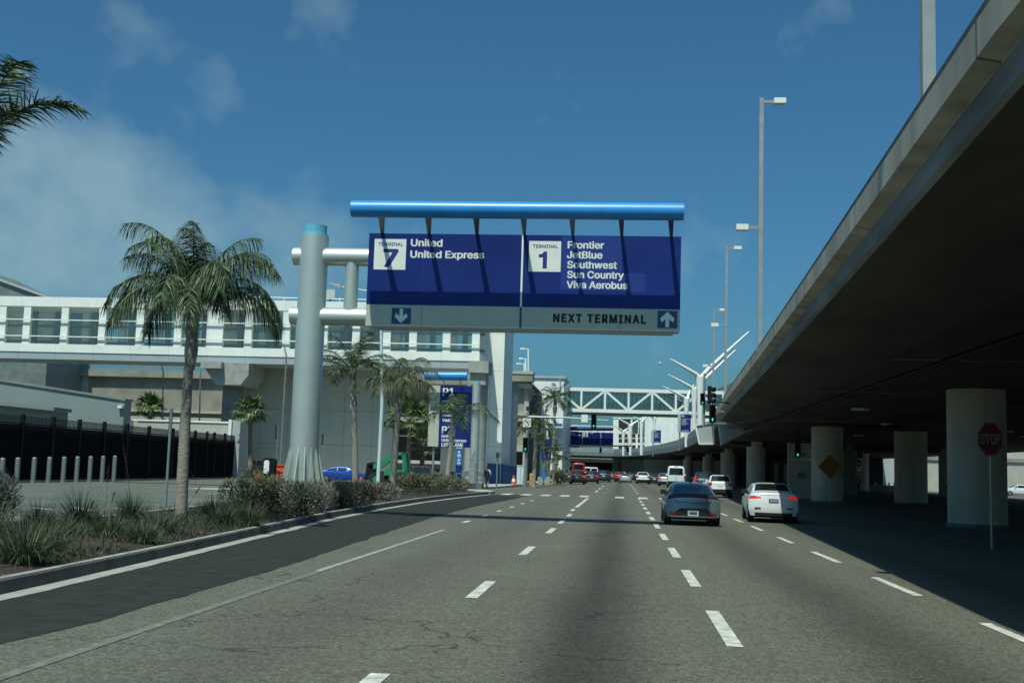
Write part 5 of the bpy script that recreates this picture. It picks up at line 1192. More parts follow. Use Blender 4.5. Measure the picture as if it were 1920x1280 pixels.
flower_stalk('thin red flower stalk left of the dry seed stalk', 195, 965, 203, 872, True, 2)
flower_stalk('short red flower stalk leaning right below the dry one', 199, 965, 215, 922, True, 3)
flower_stalk('red flower stalk leaning right beside the big palm', 345, 955, 381, 904, True, 4)
flower_stalk('thin brown stalk behind the big palm trunk', 372, 925, 357, 882, False, 5)
flower_stalk('small reddish stalk near the grass clump by the walk', 160, 968, 175, 938, True, 6)
# low weeds and leaf litter over the bed
rng = random.Random(77); m = MB(); mm2 = MB()
for k in range(42000):
    y = 11 + 62 * rng.random() ** 1.7; t_ = rng.random(); x = cx_(y) - .2 + (bx(y) - cx_(y) + .4) * t_
    if mnoise.noise(Vector((x * .55, y * .4, 3))) < -.12 + .15 * (y > 30): continue
    z = BZ - .03 + .1 * math.sin(math.pi * t_); p = Vector((x, y, z)); l = rng.uniform(.04, .15) if rng.random() < .8 else rng.uniform(.15, .34); d = Vector((rng.uniform(-1, 1), rng.uniform(-1, 1), rng.uniform(.4, 1.8))).normalized(); s = d.cross(Vector((rng.uniform(-1, 1), rng.uniform(-1, 1), .2))).normalized() * min(.009, l * rng.uniform(.06, .14))
    m.add([p - s * .3, p + s * .3, p + d * l * .55 + s, p + d * l, p + d * l * .55 - s], [(0, 1, 2, 3, 4)])
tag(m.build('ground_cover', 'weed', None), 'low green weeds between the shrubs', 'ground cover', kind='stuff')
for k in range(5200):
    y = 11 + 62 * rng.random() ** 1.7; t_ = rng.random(); x = cx_(y) - .25 + (bx(y) - cx_(y) + .4) * t_
    p = Vector((x, y, BZ - .015 + .1 * math.sin(math.pi * t_))); a = rng.uniform(0, 6.28); l = rng.uniform(.02, .06); d = Vector((math.cos(a), math.sin(a), rng.uniform(-.2, .5))) * l; s = Vector((-math.sin(a), math.cos(a), rng.uniform(-.3, .3))) * l * .4
    mm2.add([p, p + s, p + d + s, p + d], [(0, 1, 2, 3)])
mat('litter', (.1, .07, .05), .95, var=.6, scale=9, c2=(.2, .15, .11)); tag(mm2.build('leaf_litter', 'litter', None), 'bark chips and dry leaves on the bed', 'leaf litter', kind='stuff')

# ================================================================== VEHICLES
SPEC = {
 'fastback': dict(L=4.6, W=1.86, chain=[(.0, .27), (.0, .50), (.03, .66), (.05, .82), (.09, .95), (.15, 1.03), (.62, 1.17), (1.1, 1.32), (1.6, 1.42), (2.15, 1.45), (2.7, 1.38), (3.5, .98), (4.2, .84), (4.52, .65), (4.6, .32)],
   wid=[(.25, .93), (.5, 1), (.8, .99), (.98, .92), (1.2, .79), (1.45, .66)], glass=(5.15, 7.4, .86), wind=(10.1, 10.95, .85), roofz=1.45, belt=.98, wheel=.335),
 'sedan': dict(L=4.55, W=1.8, chain=[(.02, .25), (.0, .47), (.02, .66), (.06, .84), (.11, 1.0), (.17, 1.09), (.5, 1.115), (.72, 1.17), (1.15, 1.33), (1.65, 1.43), (2.2, 1.45), (2.75, 1.38), (3.5, 1.0), (4.25, .82), (4.5, .62), (4.55, .33)],
   wid=[(.25, .92), (.5, 1), (.85, .985), (1.02, .93), (1.2, .8), (1.45, .69)], glass=(6.9, 8.6, .88), wind=(11.1, 11.95, .85), roofz=1.45, belt=1.0, wheel=.33),
 'suv': dict(L=4.7, W=1.88, chain=[(.0, .36), (.0, .6), (.05, .75), (.09, .95), (.12, 1.12), (.2, 1.22), (.42, 1.52), (.55, 1.66), (1.0, 1.71), (2.2, 1.72), (2.75, 1.62), (3.4, 1.12), (4.3, 1.0), (4.62, .8), (4.7, .4)],
   wid=[(.3, .94), (.6, 1), (.95, .99), (1.15, .95), (1.4, .86), (1.72, .76)], glass=(5.1, 6.7, .86), wind=(10.1, 10.9, .85), roofz=1.72, belt=1.15, wheel=.37),
 'van': dict(L=5.8, W=2.05, chain=[(.0, .45), (.0, .75), (.02, 1.05), (.03, 1.35), (.04, 1.5), (.07, 1.9), (.1, 2.3), (.16, 2.52), (.35, 2.6), (2.0, 2.62), (4.1, 2.55), (4.9, 1.5), (5.6, 1.2), (5.78, .9), (5.8, .4)],
   wid=[(.4, .97), (.8, 1), (1.4, 1), (1.9, .96), (2.3, .92), (2.62, .82)], glass=(4.2, 6.2, .80), wind=(10.1, 10.9, .85), roofz=2.6, belt=1.5, wheel=.36),
}
def car_builder(style, pnt, label, loc, rz=0.0, group='cars on the road', detail=None, scale=1.0, lit=False, near=False):
    sp = SPEC[style]; Wd = sp['W']; ch = sp['chain']; L = sp['L']; H_ = sp['roofz']
    t = thing('van' if style == 'van' else 'car', label, 'van' if style == 'van' else 'car', loc, group, True, rz); t.scale = (scale,) * 3
    wf = lambda z: Wd / 2 * lerp(sp['wid'], z)
    nch = len(ch); SS = [-1, -.94, -.82, -.6, -.3, 0, .3, .6, .82, .94, 1]
    def prof(tt):
        i = min(int(tt), nch - 2); f = tt - i
        p0 = ch[max(i - 1, 0)]; p1 = ch[i]; p2 = ch[i + 1]; p3 = ch[min(i + 2, nch - 1)]
        def cr(a, b, c, d): return b + f * (c - b) + .35 * f * (1 - f) * ((1 - f) * (2 * b - a - c) + f * (2 * c - b - d))
        return cr(p0[0], p1[0], p2[0], p3[0]), cr(p0[1], p1[1], p2[1], p3[1])
    def surf(tt, s, off=0.0):
        y, z = prof(tt); a = abs(s) ** 4
        rear = max(0, 1 - y / 1.0); fr = max(0, 1 - (L - y) / 1.0)
        x = s * wf(z); z2 = z - a * .05 * (1 if z > .9 else 0) ; y2 = y + a * (.16 if style != 'van' else .06) * rear - a * .2 * fr
        e = .02
        if off:
            y0, z0 = prof(max(0, tt - .15)); y1, z1 = prof(min(nch - 1.001, tt + .15)); dy, dz = y1 - y0, z1 - z0; l = math.hypot(dy, dz) or 1
            y2 -= dz / l * off; z2 += dy / l * off
        return Vector((x, y2, z2))
    ts = []
    for i in range(nch - 1): ts += [i, i + .34, i + .67]
    ts.append(nch - 1 - .001)
    m = MB(); nS = len(SS); vs = [surf(tt, s) for tt in ts for s in SS]; fs = []
    for i in range(len(ts) - 1):
        for j in range(nS - 1): fs.append((i * nS + j, i * nS + j + 1, (i + 1) * nS + j + 1, (i + 1) * nS + j))
    m.add(vs, fs)
    NL = 7
    for sd, s in ((-1, -1), (1, 1)):
        vs = []; fs = []; zb = .26 if style != 'van' else .38
        for tt in ts:
            q = surf(tt, s)
            for k in range(NL + 1):
                z = zb + (q.z - zb) * k / NL; vs.append((s * wf(z) if k < NL else q.x, q.y, z))
        for i in range(len(ts) - 1):
            for k in range(NL): fs.append((i * (NL + 1) + k, (i + 1) * (NL + 1) + k, (i + 1) * (NL + 1) + k + 1, i * (NL + 1) + k + 1))
        m.add(vs, fs)
    body = m.build('body', pnt, t, True)
    def patch(name, t0, t1, s0, s1, mt, off=.012, nt_=6, ns=8, parent=t, taper=0.0, skew=0.0, pinch=0.0):
        m = MB(); vs = []; fs = []
        for i in range(nt_ + 1):
            f = i / nt_; c = (s0 + s1) / 2; hw = (s1 - s0) / 2 * (1 + taper * (f - .5))
            for j in range(ns + 1):
                s = c - hw + 2 * hw * j / ns; sa, sb = sorted((abs(s0), abs(s1))); gq = 1 - pinch * (1 - (abs(s) - sa) / max(1e-6, sb - sa)) if pinch else 1
                vs.append(surf((t0 + t1) / 2 + (t1 - t0) * (f - .5) * gq + skew * abs(s), s, off))
        for i in range(nt_):
            for j in range(ns): fs.append((i * (ns + 1) + j, i * (ns + 1) + j + 1, (i + 1) * (ns + 1) + j + 1, (i + 1) * (ns + 1) + j))
        m.add(vs, fs)
        rim = list(range(ns + 1)) + [(ns + 1) * k + ns for k in range(1, nt_ + 1)] + [(ns + 1) * nt_ + k for k in range(ns - 1, -1, -1)] + [(ns + 1) * k for k in range(nt_ - 1, 0, -1)]
        return m.build(name, mt, parent, True)
    g0, g1, gs = sp['glass']; patch('rear_window', g0, g1, -gs, gs, 'car_glass', .012)
    w0, w1, ws_ = sp['wind']; patch('windshield', w0, w1, -ws_, ws_, 'car_glass', .012)
    # side windows
    bz, rz_ = sp['belt'] + .03, H_ - .12
    def up(y):      # height of the outline above a point
        best = 0
        for k in range(0, (nch - 1) * 10): 
            a, b = prof(k / 10), prof(min(k / 10 + .1, nch - 1.01))
            if min(a[0], b[0]) - 1e-6 <= y <= max(a[0], b[0]) + 1e-6: best = max(best, a[1])
        return best
    yw = [(L * .19, L * .38), (L * .40, L * .585)] + ([(L * .60, L * .70)] if style != 'van' else [])
    if style == 'suv': yw = [(.45, 1.3)] + [(1.4, 2.15), (2.23, 2.95)]
    if style == 'van': yw = [(3.9, 4.7)]
    for sd in (-1, 1):
        for a, b in yw:
            m = MB(); lo = []; hi = []
            for k in range(6):
                y = a + (b - a) * k / 5; zt = min(rz_, up(y) - .1); zt = max(zt, bz + .02); lo.append(Vector((sd * (wf(bz) + .012), y, bz))); hi.append(Vector((sd * (wf(zt) + .012), y, zt)))
            vs = lo + hi; m.add(vs, [(k, k + 1, k + 7, k + 6) for k in range(5)]); m.build('side_window', 'car_glass', t)
        # door mirror
        my = L * .66; m = MB(); z = sp['belt'] + .08; m.box(min(sd * wf(z), sd * (wf(z) + .2)), max(sd * wf(z), sd * (wf(z) + .2)), my, my + .1, z - .08, z + .09); m.build('mirror', 'trim' if near else pnt, t)
    # wheels, arches and underside
    wr = sp['wheel']
    m = MB(); m.box(-Wd / 2 + .12, Wd / 2 - .12, .22, L - .25, wr * .55, .5)
    for sd in (-1, 1):
        for wy in (L * .175, L * .8):
            cx0 = sd * (wf(.4) + .006); n = 18
            for j in range(n):
                a, b = math.pi * j / n, math.pi * (j + 1) / n; r1 = wr + .06
                m.quad((cx0, wy, wr), (cx0, wy + r1 * math.cos(a), wr + r1 * math.sin(a)), (cx0, wy + r1 * math.cos(b), wr + r1 * math.sin(b)))
            m.quad((cx0, wy - wr - .06, wr), (cx0, wy + wr + .06, wr), (cx0, wy + wr + .02, .2), (cx0, wy - wr - .02, .2))
    m.build('underbody', 'trim', t)
    for sd in (-1, 1):
        for wy in (L * .175, L * .8):
            xo = sd * (Wd / 2 - .0); xi = sd * (Wd / 2 - .22)
            m = MB(); m.tube([(xi, wy, wr), (xi + (xo - xi) * .1, wy, wr), (xi + (xo - xi) * .9, wy, wr), (xo + sd * .012, wy, wr)], [wr * .92, wr, wr, wr * .9], 22)
            wh = m.build('wheel', 'tyre', t, True)
            m = MB(); m.tube([(xo + sd * .004, wy, wr), (xo + sd * .022, wy, wr)], [wr * .66, wr * .62], 16); m.build('rim', 'rim', wh)
    red = 'brake_lit' if lit else 'tail_red'
    # rear furniture
    if style == 'fastback':
        patch('tail_band', 3.95, 5.1, -.97, .97, 'trim', .012, 4, 14, skew=-.15)
        patch('tail_light', 4.18, 4.5, -.9, .9, 'dark_red_lens', .022, 2, 14, skew=-.1)
        patch('lower_diffuser', .25, 1.45, -.62, .62, 'trim', .012, 5, 10, taper=-.55)
        patch('bumper_lip', .1, .26, -.86, .86, 'chrome', .03, 1, 10)
        for sd in (-1, 1): patch('reflector', .42, .75, min(sd * .66, sd * .86), max(sd * .66, sd * .86), 'tail_red', .024, 1, 3)
        pl = patch('licence_plate', .3, 1.05, -.2, .2, 'plate_white', .03, 1, 2)
        patch('plate_text', .5, .8, -.14, .14, 'plate_ink', .036, 1, 2, pl)
        patch('lower_skirt', 0, .1, -.96, .96, 'trim', .01, 1, 8)
        m = MB(); m.box(-.02, .02, 1.7, 1.9, 1.44, 1.52); m.build('antenna', 'trim', t)
        m = MB()
        for a, b in ((surf(3.7, -.72, .008), surf(2.75, -.62, .008)), (surf(2.75, -.62, .008), surf(2.6, 0, .008)), (surf(2.6, 0, .008), surf(2.75, .62, .008)), (surf(2.75, .62, .008), surf(3.7, .72, .008))): m.bar(a, b, .012)
        m.build('trunk_seam', 'trim', body)
    elif style == 'sedan':
        for sd in (-1, 1):
            patch('tail_light', 2.75, 3.75, min(sd * .52, sd * 1.0), max(sd * .52, sd * 1.0), red, .014, 4, 8, skew=.35, pinch=.8)
            if near: patch('reflector', 1.15, 1.4, min(sd * .52, sd * .76), max(sd * .52, sd * .76), 'dark_red_lens', .016, 1, 3)
        pl = patch('licence_plate', 2.35, 3.15, -.2, .2, 'plate_ink' if near else 'plate_white', .016, 1, 2)
        if near:
            patch('plate_text', 2.5, 2.95, -.15, .15, 'mesh_grey', .022, 1, 2, pl); patch('brake_lamp', 5.3, 5.75, -.22, .26, red, .02, 1, 4)
            patch('trunk_seam', 3.98, 4.03, -.6, .6, 'trim', .01, 1, 8, body)
        patch('lower_skirt', 0, .55, -.8, .8, 'trim', .012, 2, 8)
    elif style == 'suv':
        for sd in (-1, 1): patch('tail_light', 2.6, 4.6 if detail != 'tall' else 5.7, min(sd * (.82 if detail == 'tall' else .7), sd * .99), max(sd * (.82 if detail == 'tall' else .7), sd * .99), red, .014, 5, 3)
        patch('bumper', 0, 1.25, -.97, .97, 'trim', .014, 3, 8); pl = patch('licence_plate', 2.3, 3.0, -.18, .18, 'plate_white', .016, 1, 2)
        if detail == 'chrome' or detail == 'tall': patch('chrome_bar', 3.3, 3.55, -.5, .5, 'chrome', .02, 1, 4)
        patch('spoiler', 6.75, 7.2, -.82, .82, pnt, .04, 2, 6)
    else:
        for sd in (-1, 1): patch('tail_light', 1.9, 4.0, min(sd * .9, sd * .995), max(sd * .9, sd * .995), red, .014, 4, 2)
        patch('bumper', 0, 1.3, -.97, .97, 'trim', .014, 3, 8); patch('brake_lamp', 6.95, 7.4, -.2, .2, 'tail_red', .03, 1, 3)
        m = MB(); a = surf(1.4, 0, .008); b = surf(4.2, 0, .008); m.bar(a, b, .02); m.bar(surf(4.3, 0, .02), surf(6.1, 0, .02), .05); m.build('door_seam', 'trim', body)
        patch('licence_plate', 1.6, 2.0, -.16, .16, 'plate_white', .016, 1, 2)
    return t
def put(style, pnt, px, Y, label, rz=0.0, x=None, **k):
    X = P(px, 900, Y).x if x is None else x
    return car_builder(style, 'paint_' + pnt, label, (X, Y, 0.012), rz, **k)
put('fastback', 'greyblue', 1300.5, 39.6, 'grey blue fastback car in the right lane ahead', near=True)
put('sedan', 'white', 1451, 44.4, 'white sedan half in the shade of the overpass with red lights lit', R(-2.5), near=True, lit=True, scale=1.03)
put('suv', 'white', 1350.5, 90, 'white crossover car right behind the grey blue fastback', R(-3))
put('suv', 'darkgrey', 1322, 103, 'dark grey large off-roader with tall red tail lights and a chrome bar', R(-3), detail='tall', scale=1.12, lit=True)
put('van', 'white', 1267.5, 136, 'tall white van with dark rear windows', R(-2))
put('suv', 'black', 1081.5, 146, 'black crossover car with red lights in the left lane, nearest of the queue', lit=True, detail=None)
put('suv', 'navy', 1109, 160, 'dark crossover car to the right of the nearest black one', lit=True)
put('suv', 'navy', 1131.5, 186, 'dark large car with a chrome bar in the middle of the queue', detail='chrome', scale=1.12)
put('sedan', 'silver', 1173, 183, 'silver sedan in the middle lane of the queue')
put('suv', 'white', 1205.5, 176, 'white crossover car left of the white van', scale=1.05)
put('suv', 'silver', 1246.5, 158, 'silver crossover car partly hidden by the white van', R(-4), lit=True)
put('sedan', 'black', 1227, 176, 'black sedan between the white crossover and the silver one', R(-3))
put('suv', 'black', 1237, 192, 'dark crossover car ahead of the silver one by the van', R(-3))
put('suv', 'black', 1067, 165, 'black crossover car hugging the left kerb', lit=True)
put('suv', 'red', 1162, 204, 'dark red pickup like car just left of the silver sedan', lit=True)
put('suv', 'white', 1164.5, 212, 'white roofed car ahead of the silver sedan')
put('sedan', 'silver', 1093, 190, 'silver roofed car seen over the black crossovers')
put('suv', 'darkgrey', 1148, 222, 'dark car far ahead between the two middle lanes')
put('suv', 'black', 1184, 228, 'dark car far ahead behind the silver sedan')
put('suv', 'darkgrey', 1217, 226, 'dark crossover car far ahead beside the white crossover')
put('sedan', 'darkgrey', 1196, 246, 'small dark sedan near the underpass')
put('van', 'red', 1084, 236, 'red van standing out above the dark cars', scale=1.25)
put('van', 'white', 1100, 262, 'white van just right of the red van')
put('van', 'white', 1113, 282, 'farthest white van before the underpass')
# vehicles in the car park on the left
q = P(632, 902, 104.5); put('sedan', 'blue', 632, 104.5, 'bright blue sedan parked right of the silver sign post', R(-90), x=P(600, 900, 104.5).x, group='vehicles in the car park')
put('suv', 'black', 800, 106, 'dark car with a silver roof edge parked right of the green lift', R(-90), x=P(750, 900, 106).x, group='vehicles in the car park')
put('suv', 'darkgrey', 490, 113, 'dark car behind the charger and the fan palm', R(-90), x=P(440, 900, 113).x, group='vehicles in the car park', scale=1.1)
put('sedan', 'white', 1935, 176, 'white sedan in the sun beyond the overpass at the right edge', R(90), x=P(1945, 915, 176).x, group='vehicles in the car park', scale=1.15)

# green telescopic lift
gy = 84.0
gt = thing('telehandler', 'green telescopic lift machine behind the palms, left of the dark parked car', 'lift machine', P(728, 925, gy)); U = lambda px, py, y=gy: P(px, py, y)
m = MB()
m.prism([U(694, 907), U(752, 907), U(752, 890), U(694, 892)], (0, 1.6, 0)); m.build('chassis', 'black_metal', gt)
m = MB(); m.prism([U(706, 868), U(742, 845), U(746, 853), U(714, 877)], (0, .6, 0)); m.prism([U(690, 874), U(706, 866), U(712, 876), U(697, 880)], (0, .5, 0)); m.build('boom', 'machine_green', gt)
m = MB()
for p0, p1 in (((732, 900), (736, 850)), ((758, 900), (757, 850)), ((736, 850), (757, 850))):
    for dy in (0, 1.4): m.bar(U(*p0) + Vector((0, dy, 0)), U(*p1) + Vector((0, dy, 0)), .22)
m.bar(U(736, 850), U(736, 850) + Vector((0, 1.4, 0)), .14); m.bar(U(757, 850), U(757, 850) + Vector((0, 1.4, 0)), .14); m.build('cab_frame', 'machine_green', gt)
m = MB(); m.prism([U(714, 898), U(756, 898), U(756, 880), U(724, 878)], (0, 1.5, 0)); m.build('engine_cover', 'machine_green', gt)
m = MB(); m.prism([U(683, 898), U(698, 898), U(700, 866), U(688, 868)], (0, 1.2, 0)); m.build('work_platform', 'black_metal', gt)
for px_ in (706, 752):
    for dy in (-.15, 1.3):
        c = U(px_, 908); m = MB(); m.tube([(c.x, gy + dy, .62), (c.x, gy + dy + .45, .62)], .62, 20); wl_ = m.build('wheel', 'tyre', gt, True); m = MB(); m.tube([(c.x, gy + dy - .02, .62), (c.x, gy + dy + .1, .62)], .28, 14); m.build('rim', 'machine_green', wl_)

# ================================================================== SMALL THINGS
# charger
EY = 64.0
ec = thing('car_charger', 'black electric car charger with a white front panel', 'car charger', (P(503, 905, EY).x, EY, 0))
a, b = P(493, 858, EY), P(514, 893, EY)
def rrect(x0, x1, z0, z1, r, y, th, n=5):
    pts = []
    for cx, cz, a0 in ((x1 - r, z1 - r, 0), (x0 + r, z1 - r, 90), (x0 + r, z0 + r, 180), (x1 - r, z0 + r, 270)):
        for k in range(n + 1): t_ = R(a0 + 90 * k / n); pts.append((cx + r * math.cos(t_), y, cz + r * math.sin(t_)))
    m = MB(); m.prism(pts, (0, th, 0)); return m
rrect(a.x, b.x, b.z, a.z, .18, EY, .4).build('housing', 'black_metal', ec)
wp = (b.x - a.x); rrect(a.x + wp * .12, a.x + wp * .55, b.z + .15, a.z - .12, .13, EY - .03, .03).build('front_panel', 'white_panel', ec)
m = MB(); xc = (a.x + b.x) / 2; m.box(xc - .12, xc + .12, EY + .08, EY + .32, 0, b.z + .05); m.build('pedestal', 'black_metal', ec)
m = MB(); m.tube([(b.x - .05, EY + .2, b.z + .35), (b.x + .2, EY + .2, b.z + .3), (b.x + .25, EY + .2, b.z - .3), (b.x + .08, EY + .2, .25)], .04, 6); m.build('cable', 'black_metal', ec)
# orange bin
OY = 92.0
ob_ = thing('orange_skip', 'orange red plastic skip behind the charger', 'skip', P(520, 905, OY)); a, b = P(496, 902, OY), P(537, 871, OY)
m = MB(); m.prism([(a.x + .3, OY, 0.05), (b.x - .25, OY, 0.05), (b.x, OY, b.z), (a.x + .1, OY, b.z)], (0, 1.3, 0)); m.build('tub', 'orange', ob_)
m = MB()
for k in range(3): z = .4 + (b.z - .5) * k / 2; m.box(a.x + .12, b.x + .02, OY - .08, OY - .002, z, z + .09)
m.build('ribs', 'orange', ob_)
m = MB(); q = P(488, 899, 88); m.prism([(q.x - .55, 88, 0), (q.x + .55, 88, 0), (q.x + .5, 88, .75), (q.x - .5, 88, .75)], (0, .6, 0)); o = m.build('orange_barrier', 'orange', None, loc=(q.x, 88, 0)); tag(o, 'small orange barrier left of the skip behind the charger', 'barrier')
m = MB(); q = P(677, 905, 86); m.tube([(q.x, 86, 0), (q.x, 86, .75)], [.3, .08], 12); m.box(q.x - .35, q.x + .35, 85.65, 86.35, 0, .05); o = m.build('traffic_cone', 'orange', None, True, loc=(q.x, 86, 0)); tag(o, 'orange cone under the green lift machine', 'cone')
# wheel stop beside the palm
m = MB(); q = G(352, 952); m.prism([(q.x, q.y, .19), (q.x + 1.9, q.y + 1.0, .19), (q.x + 1.9, q.y + 1.0, .32), (q.x, q.y, .32)], (-.12, .2, 0)); o = m.build('wheel_stop', 'pale_concrete', None, loc=(q.x, q.y, .19)); tag(o, 'concrete wheel stop behind the foot of the big palm', 'wheel stop')
# blue directory pillar
DY = 93.0
dp = thing('directory_pillar', 'slim bright blue directory pillar with white symbols below the upright sign', 'directory pillar', P(861, 900, DY)); a, b = P(855.5, 840, DY), P(865, 895, DY)
m = MB(); m.box(a.x, b.x, DY, DY + .25, .02, a.z); f = m.build('panel', 'bright_blue', dp); m = MB(); m.box(a.x, b.x, DY, DY + .25, a.z + .01, a.z + .14); m.build('cap', 'sign_white', dp)
cxx = (a.x + b.x) / 2; wd = b.x - a.x; s_ = wd * .5
for k, z in enumerate((847, 853.5, 862, 869)):
    zc = P(860, z, DY).z
    if k in (0, 2): m = MB(); arrow(m, cxx, DY - .012, zc, s_, math.pi / 2 if k == 0 else 0); m.build('arrow', 'sign_white', f)
    else:
        m = MB(); m.box(cxx - s_ / 2, cxx + s_ / 2, DY - .012, DY - .002, zc - s_ / 2, zc + s_ / 2); pl = m.build('pictogram', 'sign_white', f)
        m = MB(); m.box(cxx - s_ * .15, cxx + s_ * .15, DY - .02, DY - .013, zc - s_ * .35, zc + s_ * .3); m.build('symbol', 'bright_blue', pl)
# white pipe barrier
wbz = thing('pipe_barrier', 'white pipe barrier beside the walking person', 'barrier', P(885, 915, 92)); m = MB(); a, b = P(856, 887, 93), P(905, 888.5, 91.5)
for z in (a.z, a.z - .45): m.bar((a.x, 93, z), (b.x, 91.5, z), .09)
for s in (0, .33, .66, 1): q = a.lerp(b, s); m.bar((q.x, 93 - 1.5 * s, .1), (q.x, 93 - 1.5 * s, q.z), .08)
m.build('rails', 'white_panel', wbz)
m = MB(); q = P(878, 886, 97); m.prism([P(860, 893, 97), P(903, 893, 97), P(897, 883, 97), P(866, 882, 97)], (0, 1.5, 0)); o = m.build('planter', 'concrete', None, loc=(q.x, 97, .1)); tag(o, 'low concrete planter behind the white pipe barrier', 'planter')
m = MB(); a = P(842, 912, 88); m.box(P(842, 900, 88).x, P(850, 900, 88).x, 88, 88.4, 0, P(845, 884, 88).z); o = m.build('utility_box', 'dark', None, loc=(a.x, 88, 0)); tag(o, 'dark box left of the blue directory pillar', 'utility box')
# pay station post
PY_ = 92.0
pk = thing('parking_meter', 'grey meter on a tall post right of the walking person', 'parking meter', (P(932, 915, PY_).x, PY_, .1)); q = P(932, 880, PY_)
m = MB(); m.tube([(q.x, PY_, .1), (q.x, PY_, P(932, 858, PY_).z)], .06, 10); m.build('post', 'galvanised', pk, True); a, b = P(929, 846, PY_), P(938, 859, PY_)
rrect(a.x, b.x, b.z, a.z, .1, PY_ - .15, .3).build('head', 'mesh_grey', pk); m = MB(); m.box(a.x + .08, b.x - .1, PY_ - .19, PY_ - .155, b.z + .1, a.z - .1); m.build('screen', 'dark', pk)
# blue hoarding, cabinet, cone, post
hf = thing('blue_hoarding', 'blue construction hoarding behind the walking person', 'hoarding', P(940, 905, 122)); a, b, c = P(914, 868, 116), P(944, 870, 118), P(970, 873, 126)
m = MB(); m.prism([(a.x, 116, .12), (b.x, 118, .12), (b.x, 118, b.z), (a.x, 116, a.z)], (0, .1, 0)); m.prism([(b.x, 118, .12), (c.x, 126, .12), (c.x, 126, c.z - .1), (b.x, 118, b.z)], (-.05, .1, 0)); m.build('panel', 'fence_blue', hf)
cb = thing('utility_cabinet', 'pale green white cabinet on the corner pavement', 'utility cabinet', P(976, 907, 116)); a, b = P(969.5, 873, 116), P(982, 906.5, 116)
m = MB(); m.box(a.x, b.x, 116, 117, .2, a.z); m.build('cabinet', 'cabinet', cb); m = MB(); m.box(a.x - .03, b.x + .03, 115.95, 117.05, a.z, a.z + .08); m.build('lid', 'cabinet', cb); m = MB(); m.box(a.x - .1, b.x + .1, 115.9, 117.1, .1, .2); m.build('plinth', 'concrete', cb); m = MB(); xm_ = (a.x + b.x) / 2; m.box(xm_ - .012, xm_ + .012, 115.985, 116, .3, a.z - .1); m.build('door_gap', 'strut_grey', cb)
q = P(963, 906, 112); cn = thing('traffic_cone', 'orange and white cone left of the pale cabinet', 'cone', (q.x, 112, .15)); m = MB(); m.tube([(q.x, 112, .15), (q.x, 112, .5)], [.3, .2], 12); m.tube([(q.x, 112, .75), (q.x, 112, 1.1)], [.15, .06], 12); m.box(q.x - .36, q.x + .36, 111.64, 112.36, .13, .18); m.build('body', 'orange', cn, True); m = MB(); m.tube([(q.x, 112, .5), (q.x, 112, .75)], [.2, .15], 12); m.build('stripe', 'sign_white', cn, True)
m = MB(); q = P(996, 905, 118); m.tube([(q.x, 118, .1), (q.x, 118, 1.2), (q.x, 118, 1.3)], [.2, .2, .08], 12); o = m.build('bollard', 'yellow', None, True, loc=(q.x, 118, .1)); tag(o, 'yellow bollard beside the palm foot at the far corner', 'bollard')
for i, (px_, w_) in enumerate(((1013, 9), (1026, 10))):
    q = P(px_, 905, 124); hw = w_ * 124 / F / 2; m = MB(); m.prism([(q.x - hw, 124, .1), (q.x + hw, 124, .1), (q.x + hw * 1.1, 124, .95), (q.x - hw * 1.1, 124, .95)], (0, 1, 0)); o = m.build('planter', 'pale_concrete', None, loc=(q.x, 124, .1)); tag(o, ('left concrete planter under the leaning palms', 'right concrete planter under the leaning palms')[i], 'planter')
fb2 = thing('folding_sign', 'blue folding sign standing under the leaning palms', 'sign', P(1020, 900, 122)); m = MB(); m.prism([P(1015, 897, 122), P(1024, 897, 122), P(1022, 880, 122), P(1017, 880, 122)], (0, .1, 0)); m.build('panel', 'bright_blue', fb2)
fb3 = thing('info_board', 'bright blue info board at the kerb left of the black cars', 'sign', P(1056, 900, 150)); a, b = P(1052, 880, 150), P(1059.5, 896, 150); m = MB(); m.box(a.x, b.x, 150, 150.2, b.z, a.z); f = m.build('panel', 'bright_blue', fb3); m = MB(); m.box(a.x + .05, b.x - .05, 150.02, 150.15, .1, b.z); m.build('plinth', 'pale_concrete', fb3); m = MB(); m.box(a.x + .12, b.x - .15, 149.98, 149.995, a.z - .4, a.z - .12); m.build('lettering', 'sign_white', f)
m = MB(); q = P(1042, 895, 138); m.tube([(q.x, 138, .1), (q.x, 138, .7), (q.x, 138, .9)], [.16, .16, .1], 10); m.box(q.x - .3, q.x + .3, 137.9, 138.1, .5, .65); o = m.build('fire_hydrant', 'yellow', None, True, loc=(q.x, 138, .1)); tag(o, 'yellow hydrant on the kerb beside the black cars', 'hydrant')

